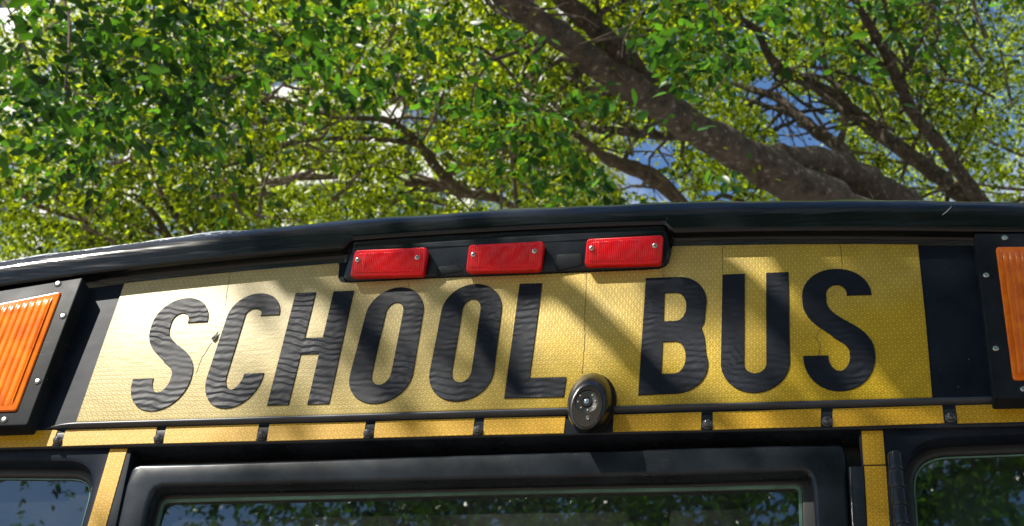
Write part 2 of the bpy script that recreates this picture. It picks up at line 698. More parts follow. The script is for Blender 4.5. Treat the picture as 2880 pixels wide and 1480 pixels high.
# ---- roof cap: rows traced as height curves over x, each at its own depth
ROOF_S = [(0, 746), (186, 716), (261, 705), (484, 679), (671, 657), (960, 633), (1184, 613), (1407, 597), (1594, 586), (1817, 578),
          (2144, 572), (2367, 572), (2591, 574), (2880, 577)]
BAND_T = [(0, 803), (261, 770), (447, 746), (634, 724), (857, 707), (960, 700), (1250, 679), (1600, 660), (1920, 649), (2181, 647), (2404, 646),
          (2740, 649), (2880, 650)]
BAND_B = [(0, 820), (261, 786), (447, 765), (634, 743), (857, 726), (960, 718), (1250, 696), (1600, 677), (1920, 666), (2181, 664), (2404, 664),
          (2740, 668), (2880, 668)]


def curve_fit(px, y, deg=4):
    pl = Plane(y)
    q = np.array([pl.uv(*p) for p in px])
    c = np.polyfit(q[:, 0], q[:, 1], deg)
    lo, hi = q[:, 0].min(), q[:, 0].max()
    dlo, dhi = np.polyval(np.polyder(c), lo), np.polyval(np.polyder(c), hi)

    def f(x):
        if x < lo:
            return np.polyval(c, lo) + dlo * (x - lo) - .12 * (x - lo) ** 2
        if x > hi:
            return np.polyval(c, hi) + dhi * (x - hi) - .12 * (x - hi) ** 2
        return np.polyval(c, x)
    return lambda x: float(f(x)) + STRIP_Z


zs = curve_fit(ROOF_S, .012)
zbt = curve_fit(BAND_T, -.022)
zbb = curve_fit(BAND_B, -.004)
PK_L, PK_R = PP.uv(985, 720)[0], PP.uv(1888, 690)[0]


def sstep(a, b, x):
    t = min(1, max(0, (x - a) / (b - a)))
    return t * t * (3 - 2 * t)


def pocket(x):
    return sstep(PK_L - .004, PK_L + .012, x) * (1 - sstep(PK_R - .010, PK_R + .006, x))


HALF = 1.22
EDGE = 1.02


def corner_drop(x):
    a = abs(x)
    if a <= EDGE: return 0.0
    t = min(1, (a - EDGE) / (HALF - EDGE))
    return .22 * (1 - math.sqrt(max(0, 1 - t * t)))


xs = list(np.unique(np.round(np.concatenate([np.linspace(-HALF, HALF, 180), np.linspace(PK_L - .02, PK_L + .03, 14), np.linspace(PK_R - .03, PK_R + .02, 14)]), 5)))
bm = bmesh.new()
rows = []
chipv = []
for x in xs:
    d = corner_drop(x)
    k = pocket(x)
    a, b, c = zs(x) - d, zbt(x) - d * .9, zbb(x) - d * .9
    wob = .0015 * math.sin(x * 23 + 1) + .001 * math.sin(x * 61)
    if x < -.35: wob += .003 * math.exp(-((x + .50) / .07) ** 2)
    up = .0165 * k
    hh = a - b
    prof = [(.35, a + .055), (.14, a + .035), (.06, a + .018), (.03, a + .008 + wob), (.012, a + wob),
            (-.004, a - .10 * hh + wob), (-.016, a - .24 * hh), (-.0235, a - .42 * hh), (-.0255, a - .58 * hh), (-.0245, a - .72 * hh),
            (-.0235, a - .80 * hh + up * .5), (-.0240, b + .007 + up), (-.0230, b + .002 + up), (-.0200, b - .0005 + up),
            (-.012 - .007 * k, (b + c) / 2 + .0015 + up), (-.003 - .0140 * k, c + up + .0005), (-.0005 - .016 * k, c - .001 + up), (.001 - .016 * k, c - .006 + up * .7), (.003 - .016 * k, c - .012 + up * .2)]
    rows.append([Vector((x, y, z)) for y, z in prof])
    w = [0, 0, 0, .2, .7, 1.05, .85, .35, .0] + [0] * 10
    fx = max(0, min(1, (-.18 - x) / .25)) if x > -.9 else 1
    mid = .55 * math.exp(-((x - .02) / .17) ** 2)
    chipv.append([q * max(fx, mid) for q in w])
strip_rings(bm, rows, closed=False)
o = link('roof_cap', bm, M['lip'], bus, angle=60)
at = o.data.attributes.new('chip', 'FLOAT', 'POINT')
at.data.foreach_set('value', np.array(chipv, float).ravel())

# a bent white scratch on the right part of the edge, and another one
def scratch(pxs, y, w, mat, name='paint_scratch'):
    bm = bmesh.new()
    pl = Plane(y)
    q = [pl.uv(*p) for p in smooth_line(pxs, 5)]
    L, Rr = [], []
    n = len(q)
    for i, p in enumerate(q):
        a = Vector(q[max(i - 1, 0)]); b = Vector(q[min(i + 1, n - 1)])
        t = (b - a).normalized(); nn = Vector((-t.y, t.x))
        ww = w * math.sin(math.pi * (i + .35) / n)
        L.append((p[0] + nn.x * ww, p[1] + nn.y * ww)); Rr.append((p[0] - nn.x * ww, p[1] - nn.y * ww))
    plate(bm, pl, L + Rr[::-1], .004)
    return link(name, bm, mat, bus, smooth=False)


M['chip'] = simple("bare_scratched_paint", (.42, .44, .42), .6, nscale=90, var=.4)
scratch(Z3((1958, 118), (1990, 95), (2020, 65), (2030, 50)), -.0262, .0006, M['chip'])

# ---- header panel behind the sign
bm = bmesh.new()
bot = HP.uv(1440, 1165)[1]
N = 120
ring_b, ring_t = [], []
for i in range(N + 1):
    x = -HALF + .01 + (2 * HALF - .02) * i / N
    zt = (zbb(x) - corner_drop(x) * .9 - STRIP_Z) / HP.v[2] - .001
    ring_b.append((x, bot - .01)); ring_t.append((x, zt + .02 * pocket(x)))
strip_rings(bm, [[HP.w(a, b) for a, b in ring_b], [HP.w(a, b) for a, b in ring_t]], closed=False)
link('header_panel', bm, M['header'], bus, smooth=False)

# ---- sign sheet
SIGN = [(356, 784), (500, 768), (652, 752), (800, 740), (935, 730), (950, 734), (955, 748), (952, 782), (958, 794), (970, 797.5), (1221, 785), (1556, 772), (1649, 768),
        (1817, 761), (1856, 758), (1874, 750), (1881, 738), (1886, 709), (1892, 694), (1904, 686), (1920, 683), (2050, 679), (2181, 677), (2380, 675.5), (2580, 675),
        (2603, 900), (2622, 1120), (2270, 1129.5), (1920, 1139), (1593, 1148), (1270, 1157), (960, 1167), (560, 1179), (215, 1188), (285, 985)]
bm = bmesh.new()
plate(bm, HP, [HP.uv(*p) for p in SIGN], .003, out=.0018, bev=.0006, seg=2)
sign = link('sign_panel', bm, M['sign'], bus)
sign['label'] = 'yellow reflective sign sheet, sun glare painted pale at its left end'

# cracks of the sheeting
M['crack'] = simple("dark_crack", (.09, .07, .03), .9, nscale=100)


def crack(pxs, w=.0009):
    bm = bmesh.new()
    q = []
    r = random.Random(len(pxs) * 7 + int(pxs[0][0]))
    for a, b in zip(pxs[:-1], pxs[1:]):
        n = max(2, int(math.dist(a, b) / 9))
        for k in range(n):
            t = k / n
            q.append((a[0] + (b[0] - a[0]) * t + r.uniform(-1.1, 1.1), a[1] + (b[1] - a[1]) * t))
    q.append(pxs[-1])
    q = [HP.uv(*p) for p in q]
    L = [(p[0] + w / 3 * r.uniform(.5, 1.2), p[1]) for p in q]
    Rr = [(p[0] - w / 3 * r.uniform(.5, 1.2), p[1]) for p in q]
    plate(bm, HP, L + Rr[::-1], .0006, out=.0023)
    link('sheet_crack', bm, M['crack'], sign, smooth=False)


crack(Z1((1750, 515), (1715, 700), (1705, 810), (1722, 850)), .0007)
crack(Z1((1600, 1090), (1530, 1200), (1480, 1323)), .0006)
crack(Z2((1850, 565), (1843, 800), (1835, 1100), (1818, 1323)) + Z5((1822, 165)), .0009)
crack(Z2((2422, 545), (2437, 598)), .001)
crack(Z3((1178, 310), (1195, 400), (1203, 530)), .0009)
crack(Z3((1150, 690), (1125, 740)), .001)
crack(Z3((1048, 970), (1010, 1040), (1002, 1050), (1030, 1085), (1040, 1100), (1028, 1190)), .0013)
crack(Z2((995, 600), (1000, 655)), .0007)
crack(Z2((512, 625), (510, 680)), .0007)
crack(Z3((302, 340), (300, 560)), .0006)

# ---- letters: strokes drawn in a unit box and mapped on the sheet plane
def arc(cx, cy, rx, ry, a0, a1, n=14):
    return [(cx + rx * math.cos(math.radians(a0 + (a1 - a0) * k / n)), cy + ry * math.sin(math.radians(a0 + (a1 - a0) * k / n))) for k in range(n + 1)]


def stroke(path, hw, ht):
    """offset a centre line in box units (box .5 wide, 1 high); hw half width of upright runs, ht of level runs"""
    L, Rr = [], []
    n = len(path)
    for i in range(n):
        a = Vector(path[max(i - 1, 0)]); b = Vector(path[min(i + 1, n - 1)])
        t = (b - a).normalized()
        w = math.hypot(hw * t.y, (ht if path[i][1] > .5 else ht + .010) * t.x)
        nn = Vector((-t.y, t.x)) * w
        p = Vector(path[i])
        L.append((p + nn)[:]); Rr.append((p - nn)[:])
    return L + Rr[::-1]


W_ = .5
h = .0875
ht = .069
RX = W_ / 2 - h


def letter_S():
    ct, cb = .775, .275
    top = [(W_ - h, ct - .006)] + arc(W_ / 2, ct, RX, 1 - ht - ct, 0, 180, 18)
    diag = smooth_line([(h, ct), (h + .008, .685), (h + .055, .60), (W_ / 2, .505), (W_ - h - .055, .42), (W_ - h - .008, .345), (W_ - h, cb)], 6)
    bottom = arc(W_ / 2, cb, RX, cb - ht - .010, 0, -180, 18)
    return [stroke(top + [tuple(p) for p in diag[1:]] + bottom[1:] + [(h, cb + .008)], h, ht)]


def letter_C():
    ct, cb = .80, .28
    pts = [(W_ - h, ct - .004)] + arc(W_ / 2, ct, RX, 1 - ht - ct, 0, 180, 18) + [(h, .6), (h, .45)] + arc(W_ / 2, cb, RX, cb - ht - .010, 180, 360, 18) + [(W_ - h, cb + .008)]
    return [stroke(pts, h, ht)]


def letter_O():
    out = arc(.25, .77, .25, .23, 0, 180, 22) + arc(.25, .25, .25, .25, 180, 360, 22)
    inn = arc(.25, .77, .075, .095, 0, 180, 16) + arc(.25, .25, .075, .095, 180, 360, 16)
    return out, inn


def letter_H():
    s = .175
    return [[(0, 0), (s, 0), (s, .435), (W_ - s, .435), (W_ - s, 0), (W_, 0), (W_, 1), (W_ - s, 1), (W_ - s, .58), (s, .58), (s, 1), (0, 1)]]


def letter_L():
    return [[(0, 0), (W_, 0), (W_, .165), (.193, .165), (.193, 1), (0, 1)]]


def letter_U():
    r = W_ / 2
    s = .17
    ri = r - s
    return [[(0, 1), (s, 1)] + [(s, .155 + ri)] + arc(r, .155 + ri, ri, ri, 180, 360, 16)[1:-1] + [(W_ - s, .155 + ri), (W_ - s, 1), (W_, 1), (W_, r)]
            + arc(r, r, r, r, 0, -180, 22)[1:-1] + [(0, r)]]


def letter_B():
    R1 = .20
    out = [(0, 0), (.27, 0)] + arc(.27, .235, W_ - .27, .235, -90, 20, 10) + [(.475, .46), (.452, .53 + .015), (.475, .59)] \
        + arc(.27, 1 - .22, W_ - .275, .22, -12, 90, 10) + [(0, 1)]
    s = .16
    i1 = [(s, .61), (.26, .61)] + arc(.26, .735, .075, .125, -90, 90, 8) + [(s, .86)]
    i2 = [(s, .165), (.26, .165)] + arc(.26, .30, .075, .135, -90, 90, 8) + [(s, .435)]
    return out, [i1, i2]


LET = [
    ('S', [(308, 1040), (460, 1034), (541, 749), (405, 757)]),
    ('C', [(495, 1033), (643, 1028), (719, 738), (591, 744)]),
    ('H', [(673, 1023), (829, 1019), (892, 734), (745, 740)]),
    ('O', [(862, 1021), (1028, 1016), (1077, 723), (938, 729)]),
    ('O', [(1067, 1015), (1235, 1011), (1271, 715), (1124, 720)]),
    ('L', [(1269, 1005), (1419, 1001.5), (1456, 713), (1308, 717)]),
    ('B', [(1606, 997), (1783, 990), (1779, 697), (1625, 703)]),
    ('U', [(1812, 993.5), (1989, 989), (1984, 687.6), (1818, 694)]),
    ('S', [(2023, 990), (2208, 985), (2188, 677), (2016, 682)]),
]
for ch, quad in LET:
    q = [Vector(HP.uv(x * 1.11801, y * 1.11801)) for x, y in quad]   # BL BR TR TL

    def mapq(p):
        a, b = p[0] / W_, p[1]
        r = (q[0] * (1 - a) + q[1] * a) * (1 - b) + (q[3] * (1 - a) + q[2] * a) * b
        return (r.x, r.y)
    bm = bmesh.new()
    holes = []
    if ch == 'S': polys = letter_S()
    elif ch == 'C': polys = letter_C()
    elif ch == 'H': polys = letter_H()
    elif ch == 'L': polys = letter_L()
    elif ch == 'U': polys = letter_U()
    elif ch == 'O':
        a, b = letter_O(); polys = [a]; holes = [b]
    else:
        a, b = letter_B(); polys = [a]; holes = b
    plate(bm, HP, [mapq(p) for p in polys[0]], .0015, out=.0034, holes=[[mapq(p) for p in hh_] for hh_ in holes], hole_depth=.0015, hole_bev=.0003, bev=.0004, seg=2)
    lo = link('letter', bm, M['vinyl'], sign, smooth=False)
    lo['label'] = 'wrinkled black vinyl letter ' + ch
# torn flap beside the C
bm = bmesh.new()
plate(bm, HP, [HP.uv(*p) for p in Z1((1655, 1010), (1600, 1065), (1618, 1082), (1638, 1066))], .001, out=.0045)
link('torn_vinyl_flap', bm, M['vinyl'], sign, smooth=False)

# ---- lamp housing and three red marker lamps
bm = bmesh.new()
HS = Plane(-.0025, math.radians(-12), STRIP_Z + HP.uv(1440, 775)[1])
hp = [(978, 790), (1221, 779), (1556, 765), (1817, 754), (1862, 751), (1879, 735), (1886, 700), (1880, 655), (1870, 640), (1631, 650), (1407, 663), (1184, 678), (1000, 690), (985, 700), (963, 780)]
hq = [HS.uv(*p) for p in hp]
plate(bm, HS, ccw(hq), .03, out=0.0, bev=.006, seg=4)
housing = link('lamp_housing', bm, M['black'], bus)
# raised ledge patches on the housing
for pz in (((720, 515), (880, 500), (925, 545), (715, 580)), ((1625, 420), (1815, 412), (1828, 500), (1622, 545))):
    bm = bmesh.new()
    plate(bm, HS, rounded([HS.uv(*p) for p in Z2(*pz)], .004, 3), .004, out=.0012, bev=.0008)
    link('housing_boss', bm, M['plastic'], housing)

LAMPS = [(((102, 386), (648, 362), (615, 574), (62, 586)), ((125, 463), (575, 445))),
         (((962, 345), (1528, 316), (1500, 534), (937, 549)), ((998, 423), (1460, 397))),
         (((1852, 300), (2428, 270), (2412, 488), (1833, 501)), ((1890, 375), (2367, 356)))]
for (qz, sc) in LAMPS:
    LP = Plane(-.0025 - .0165, math.radians(-20), STRIP_Z + HP.uv(1440, 765)[1])
    qq = ccw([LP.uv(*p) for p in Z2(*qz)])
    bm = bmesh.new()
    plate(bm, LP, rounded(inset(qq, .0012), .004, 4), .016, out=-.010, bev=.001)
    lamp = link('marker_lamp', bm, M['plastic'], bus)
    lamp['label'] = 'red clearance lamp with two screws'
    bm = bmesh.new()
    plate(bm, LP, rounded(qq, .006, 5), .014, out=0, bev=.0022, seg=4)
    # raised rounded centre pane
    plate(bm, LP, rounded(inset(qq, .006), .006, 5), .003, out=.0010, bev=.001, seg=3)
    # fine reflector bars
    for k in range(26):
        t = .18 + .64 * k / 25
        a = Vector(qq[0]).lerp(Vector(qq[1]), t); b = Vector(qq[3]).lerp(Vector(qq[2]), t)
        lo_, hi_ = a.lerp(b, .22), a.lerp(b, .86)
        add_tube(bm, [LP.w(lo_.x, lo_.y, .0008), LP.w(hi_.x, hi_.y, .0008)], .0009, 5)
    link('lens', bm, M['red'], lamp)
    for s_ in Z2(*sc):
        bm = bmesh.new()
        u, v = LP.uv(*s_)
        rings = []
        for rr, oo in ((.0043, .0), (.0043, .0014), (.0037, .0027), (.0021, .0036), (.0001, .0038)):
            rings.append([LP.w(u + rr * math.cos(k * math.pi / 8), v + rr * math.sin(k * math.pi / 8), oo) for k in range(16)])
        strip_rings(bm, rings)
        so = link('screw', bm, M['steel'], lamp)
        for an in (.5, .5 + math.pi / 2):
            d1, d2 = math.cos(an), math.sin(an)
            for sgn in (1, -1):
                pass
        bm = bmesh.new()
        for an in (.5, .5 + math.pi / 2):
            dx, dz = math.cos(an), math.sin(an)
            plate(bm, LP, [(u - dx * .0022 - dz * .0006, v - dz * .0022 + dx * .0006), (u + dx * .0022 - dz * .0006, v + dz * .0022 + dx * .0006),
                           (u + dx * .0022 + dz * .0006, v + dz * .0022 - dx * .0006), (u - dx * .0022 + dz * .0006, v - dz * .0022 - dx * .0006)], .002, out=.0039 + (an > 1) * .0002)
        me = link('screw_slot', bm, M['slot'], lamp, smooth=False)

# ---- bead under the sign
BEAD_T = [(90, 1206), (215, 1190), (960, 1168), (1593, 1149), (1920, 1140), (2622, 1122), (2900, 1115)]
BEAD_B = [(90, 1211), (215, 1207), (960, 1186), (1593, 1168), (1920, 1156.5), (2622, 1141), (2900, 1133)]
BP = Plane(0.0)
bt = np.array([BP.uv(*p) for p in BEAD_T]); bb_ = np.array([BP.uv(*p) for p in BEAD_B])
bm = bmesh.new()
rows = []
for x in np.linspace(-1.0, 1.16, 160):
    zt = np.interp(x, bt[:, 0], bt[:, 1]); zb = np.interp(x, bb_[:, 0], bb_[:, 1])
    k = sstep(bt[0, 0] - .0, bt[0, 0] + .06, x)
    zc, hr = (zt + zb) / 2, max(.0006, (zt - zb) / 2 * k)
    rows.append([Vector((x, .006 - (.003 + .011 * k) * math.sin(a), STRIP_Z + zc + hr * 1.15 * math.cos(a))) for a in np.linspace(0, math.pi, 10)])
strip_rings(bm, rows, closed=False)
link('drip_bead', bm, M['satin'], bus, angle=70)

# ---- strip plate with tape pieces and bolts
bm = bmesh.new()
strip_poly = [(-.0 - HALF + .02, SP.uv(0, 1206)[1] + .002)] + [SP.uv(*p) for p in [(90, 1210), (960, 1187), (1593, 1168), (1920, 1157), (2622, 1141)]] + [(HALF - .02, SP.uv(2880, 1132)[1])] \
    + [(HALF - .02, SP.uv(2880, 1193)[1])] + [SP.uv(*p) for p in Z6((2560, 562), (1350, 588), (0, 615)) + Z5((1800, 632), (0, 682)) + Z4((2500, 688), (1000, 722), (0, 740))] + [(-HALF + .02, SP.uv(0, 1263)[1])]
plate(bm, SP, ccw(strip_poly), .045, out=0, bev=.003, seg=3)
link('strip_plate', bm, M['black'], bus)
TAPES = [Z4((-160, 612), (437, 600), (395, 721), (-200, 735)),
         Z4((497, 600), (1187, 578), (1165, 700), (463, 722)),
         Z4((1257, 577), (1957, 556), (1935, 683), (1230, 702)),
         Z4((2035, 556)) + Z5((188, 538), (168, 662)) + Z4((2013, 684)),
         Z5((260, 535), (1008, 512), (993, 638), (243, 660)),
         Z5((1080, 510), (1694, 496), (1680, 625), (1068, 638)),
         Z5((2055, 485)) + Z6((143, 464), (140, 600)) + Z5((2050, 613)),
         Z6((228, 465), (1045, 438), (1043, 573), (228, 598)),
         Z6((1132, 440), (1958, 413), (1975, 548), (1133, 576)),
         Z6((2060, 415), (2790, 395), (2810, 530), (2075, 550))]
for q in TAPES:
    bm = bmesh.new()
    plate(bm, SP, ccw([SP.uv(*p) for p in q]), .002, out=.0012, bev=.0003, seg=1)
    link('reflective_tape', bm, M['tape'], bus, smooth=False)


def dome_bolt(pl, px, r, mat, parent, name='bolt', cross=True):
    u, v = pl.uv(*px)
    bm = bmesh.new()
    rings = []
    for rr, oo in ((1.12, .0), (1.12, .0015), (1.0, .002), (.93, .0048), (.72, .0068), (.4, .0079), (.02, .0083)):
        rings.append([pl.w(u + r * rr * math.cos(k * math.pi / 10), v + r * rr * math.sin(k * math.pi / 10), oo) for k in range(20)])
    strip_rings(bm, rings)
    o = link(name, bm, mat, parent)
    bm = bmesh.new()
    a0 = random.uniform(0, 1.5)
    for j, an in enumerate((a0, a0 + math.pi / 2)):
        dx, dz = math.cos(an) * r, math.sin(an) * r
        w = .16
        plate(bm, pl, ccw([(u - dx * .5 - dz * w, v - dz * .5 + dx * w), (u + dx * .5 - dz * w, v + dz * .5 + dx * w),
                           (u + dx * .5 + dz * w, v + dz * .5 - dx * w), (u - dx * .5 + dz * w, v - dz * .5 - dx * w)]), .002, out=.0083 + j * .0003)
    link('drive_recess', bm, M['slot'], o, smooth=False)
    return o


for p in Z4((437, 683), (1197, 668), (1975, 645)) + Z5((205, 628), (1033, 603)) + Z6((187, 558), (1090, 536), (2025, 506)):
    dome_bolt(SP, p, .0068, M['blackbolt'], bus)

# ---- amber warning lamp panels
AP = Plane(-.028)


def amber(panel, lens, screws, side):
    pq = ccw([AP.uv(*p) if isinstance(p, tuple) else p for p in panel])
    bm = bmesh.new()
    plate(bm, AP, rounded(pq, .004, 3), .042, out=0, bev=.0022, seg=3)
    base = link('warning_lamp', bm, M['plastic'], bus)
    base['label'] = 'amber warning lamp at the %s end of the sign' % side
    lq = [AP.uv(*p) for p in lens]
    # ribbed lens: a grid between left and right edge curves
    BL, BR, TR, TL = [Vector(p) for p in lq]
    bm = bmesh.new()
    rim = rounded(ccw(lq), .006, 4)
    plate(bm, AP, rim, .004, out=.003, bev=.0025, seg=3)
    link('lens_rim', bm, M['amber'], base)
    nx, nz_ = 364, 24
    rows = []
    for j in range(nz_ + 1):
        t = j / nz_
        tt = .045 + .91 * t
        a, b = BL.lerp(TL, tt), BR.lerp(TR, tt)
        row = []
        endk = min(1, min(t, 1 - t) / .04)
        for i in range(nx + 1):
            s = .035 + .93 * i / nx
            p = a.lerp(b, s)
            rib = abs(math.sin(s * math.pi * 26)) ** .7
            row.append(AP.w(p.x, p.y, .0032 + endk * (.0012 + (.0019 * rib))))
        rows.append(row)
    strip_rings(bm2 := bmesh.new(), rows, closed=False)
    link('lens', bm2, M['amber'], base, angle=50)
    for s_ in screws:
        u, v = AP.uv(*s_)
        bm = bmesh.new()
        rings = [[AP.w(u + rr * math.cos(k * math.pi / 8), v + rr * math.sin(k * math.pi / 8), oo) for k in range(16)]
                 for rr, oo in ((.0062, .0005), (.0059, .0010), (.0046, .0006), (.0044, .0002))]
        strip_rings(bm, rings)
        link('screw_cup', bm, M['slot'], base)
        bm = bmesh.new()
        rings = [[AP.w(u + rr * math.cos(k * math.pi / 8), v + rr * math.sin(k * math.pi / 8), oo) for k in range(16)]
                 for rr, oo in ((.0041, .0003), (.0040, .0012), (.0031, .0020), (.0014, .0021), (.0012, .0012), (.0001, .0012))]
        strip_rings(bm, rings)
        link('screw', bm, M['steel'], base)


def ext(p, q, f):
    """extend from photo point p through q on the amber plane"""
    a, b = Vector(AP.uv(*p)), Vector(AP.uv(*q))
    return a + (b - a) * f


# left: visible right-hand part, continued 0.24 m out of frame
TRp, BRp = Z1((628, 590))[0], Z4((205, 562))[0]
TLp, BLp = (-420, 886), (-560, 1218)
lTR, lBR = Z1((468, 702))[0], Z4((128, 458))[0]
amber([BLp, BRp, TRp, TLp], [(-452, 1175), lBR, lTR, (-330, 921)], Z1((437, 640), (475, 882)) + Z4((285, 228), (32, 518)) + [(-390, 905), (-480, 1010)], 'left')
TLr, BLr = Z3((2200, 258))[0], Z6((2345, 358))[0]
amber([BLr, (3420, 1108), (3370, 655), TLr], [Z6((2492, 226))[0], (3290, 1062), (3250, 696), Z3((2360, 366))[0]],
      Z3((2430, 295), (2290, 577), (2363, 1130)) + Z6((2572, 290)), 'right')

# ---- pillar/window surround plates either side of the door
def down(pt, z):
    return (pt[0], z - STRIP_Z)


def line_down(pl, a, b, z):
    """continue the photo line a->b on plane pl down to world height z"""
    A, B = pl.uv(*a), pl.uv(*b)
    t = (z - STRIP_Z - A[1]) / (B[1] - A[1])
    return (A[0] + (B[0] - A[0]) * t, z - STRIP_Z)


ztop = SP.uv(1440, 1215)[1]
# left
ed = Z4((985, 735), (862, 1323))
lp_edge_b = line_down(PP, *ed, .95)
lp_edge_t = (PP.uv(*ed[0])[0] + .002, ztop)
left_out = [(-HALF + .02, .95 - STRIP_Z), lp_edge_b, lp_edge_t, (-HALF + .02, ztop)]
wz = .0
gb = 2.02 - STRIP_Z
wl = Z4((0, 832), (480, 832), (565, 858), (630, 920), (665, 1000), (672, 1080), (600, 1323))
wl3 = [PP.uv(*p) for p in Z4((0, 832), (735, 836), (600, 1323))]
wlq = rounded(wl3, [0, .075, 0], 14)
dirx = (wlq[-1][0] - wlq[-2][0]) / (wlq[-1][1] - wlq[-2][1])
hole_l = wlq + [(wlq[-1][0] + dirx * (gb + .06 - wlq[-1][1]) * .3, gb + .06), (wlq[-1][0] - .08, gb), (-.99, gb), (-1.06, gb + .07), (-1.06, wlq[0][1] - .09), (-.98, wlq[0][1] + .002)]
bm = bmesh.new()
plate(bm, PP, ccw(left_out), .04, bev=.002, seg=2, holes=[hole_l], hole_depth=.03, hole_bev=.008)
link('rear_pillar', bm, M['header'], bus)
# right
edr = Z6((1322, 590), (1385, 1323))
rp_edge_t = (PP.uv(*edr[0])[0], ztop)
rp_edge_b = line_down(PP, *edr, .95)
wr = Z6((2576, 632), (1950, 655), (1830, 690), (1745, 760), (1690, 860), (1672, 960), (1700, 1323))
wr3 = [PP.uv(*p) for p in Z6((2576, 632), (1652, 668), (1700, 1323))]
wrq = rounded(wr3, [0, .095, 0], 14)
hole_r = [(1.06, wrq[0][1] - .07), (.99, wrq[0][1] + .002)] + wrq + [(wrq[-1][0] + .0, gb + .06), (wrq[-1][0] + .07, gb), (.99, gb), (1.06, gb + .07)]
bm = bmesh.new()
plate(bm, PP, ccw([rp_edge_b, (HALF - .02, .95 - STRIP_Z), (HALF - .02, ztop), rp_edge_t]), .04, bev=.002, seg=2, holes=[hole_r], hole_depth=.03, hole_bev=.008)
link('rear_pillar', bm, M['header'], bus)


def window(hole, inner_px, side, z_in):
    GP = Plane(.033)
    h0 = ccw(hole)
    bm = bmesh.new()
    plate(bm, Plane(.031), inset(h0, -.002), .02, out=0.0, holes=[inset(h0, .012)], hole_depth=.012, hole_bev=.005, bev=.0)
    frame = link('rear_window', bm, M['rubber'], bus)
    frame['label'] = 'dark rear window %s of the emergency door' % side
    bm = bmesh.new()
    plate(bm, GP, inset(h0, .006), .005, out=-.006)
    link('pane', bm, M['glass'], frame, smooth=False)
    # ground edge of the safety glass
    bm = bmesh.new()
    rim_o = inset(h0, .0125)
    plate(bm, Plane(.0325), rim_o, .002, out=-.004, holes=[inset(h0, .0145)], hole_depth=.002, hole_bev=.0003)
    link('glass_edge', bm, M['glass_edge'], frame, smooth=False)
    bm = bmesh.new()
    IP = Plane(.12)
    plate(bm, IP, ccw(inner_px(IP)), .01, out=0)
    link('roller_panel', bm, M['sky_tint'] if side == 'left' else M['lining'], frame, smooth=False)


window(hole_l, lambda P: rounded([(-1.1, -.95), (P.uv(*Z4((445, 1323))[0])[0] - .05, -.95), P.uv(*Z4((515, 1010))[0]), (-1.1, P.uv(*Z4((0, 985))[0])[1])], .03, 6), 'left', 0)
window(hole_r, lambda P: rounded([(P.uv(*Z6((1860, 1323))[0])[0] + .03, -.95), (1.1, -.95), (1.1, P.uv(*Z6((2576, 880))[0])[1]), P.uv(*Z6((1845, 925))[0])], .03, 6), 'right', 0)

# vertical tapes
for q, ex in ((Z4((835, 735), (965, 735), (800, 1323), (662, 1323)), True), (Z6((1348, 592), (1508, 588), (1532, 858), (1365, 862)), False), (Z6((1370, 872), (1535, 870), (1565, 1323), (1395, 1323)), True)):
    uv = [PP.uv(*p) for p in q]
    if ex:
        a, b, c, d = [Vector(p) for p in uv]
        uv = [a, b, b + (c - b) * 5, a + (d - a) * 5]
    bm = bmesh.new()
    plate(bm, PP, ccw([tuple(p) for p in uv]), .002, out=.0012, bev=.0003, seg=1)
    link('reflective_tape', bm, M['tape_v'], bus, smooth=False)

# ---- emergency door
def px_list(pl, pts): return [pl.uv(*p) for p in pts]


do = px_list(DP, Z4((862, 1323), (935, 1020), (985, 895), (1012, 865), (1060, 851), (1500, 841), (2576, 808)) + Z5((960, 776), (1940, 748)) + Z6((0, 723), (600, 709), (1160, 697), (1205, 703), (1225, 735), (1235, 800), (1262, 1323)))
z_b = .95 - STRIP_Z
l0, l1 = Vector(do[1]), Vector(do[0])
do_full = [tuple(l1 + (l0 - l1) * 0)] + do[1:]
kx = (do[0][0] - do[1][0]) / (do[0][1] - do[1][1])
do_full = [(do[0][0] + kx * .2 * (z_b - do[0][1]), z_b)] + do + [(do[-1][0], z_b)]
di = px_list(DP, Z4((1085, 1323), (1120, 1150), (1150, 1065), (1175, 1035), (1220, 1018), (1700, 1010), (2576, 990)) + Z5((1200, 962), (2576, 932)) + Z6((500, 912), (900, 903), (940, 915), (965, 950), (980, 1030), (1000, 1323)))
w_b = 2.02 - STRIP_Z
di_full = [(di[0][0] + .06, w_b), (di[0][0], w_b + .06)] + di + [(di[-1][0], w_b + .06), (di[-1][0] - .06, w_b)]
bm = bmesh.new()
plate(bm, DP, ccw(do_full), .03, bev=.007, seg=4, holes=[di_full], hole_depth=.026, hole_bev=.007)
door = link('emergency_door', bm, M['black'], bus)
door['label'] = 'black emergency door, only its top edge in view'
# window in the door
DG = Plane(.038)
gi = px_list(DG, Z4((1170, 1323), (1205, 1180), (1222, 1140), (1260, 1117), (1700, 1105), (2576, 1086)) + Z5((1200, 1054), (2576, 1028)) + Z6((500, 1016), (850, 1008), (885, 1022), (898, 1060), (905, 1323)))
gi_full = [(gi[0][0] + .05, w_b + .03), (gi[0][0], w_b + .08)] + gi + [(gi[-1][0], w_b + .08), (gi[-1][0] - .05, w_b + .03)]
bm = bmesh.new()
plate(bm, DG, ccw(inset(ccw(gi_full), -.03)), .01, holes=[gi_full], hole_depth=.008, hole_bev=.003)
link('window_gasket', bm, M['rubber'], door)
bm = bmesh.new()
plate(bm, DG, ccw(inset(ccw(gi_full), -.006)), .005, out=-.004)
link('door_glass', bm, M['glass'], door, smooth=False)
bm = bmesh.new()
g0 = ccw(gi_full)
plate(bm, DG, g0, .003, out=-.001, holes=[inset(g0, .0045)], hole_depth=.003, hole_bev=.0005)
link('glass_edge', bm, M['glass_edge'], door, smooth=False)
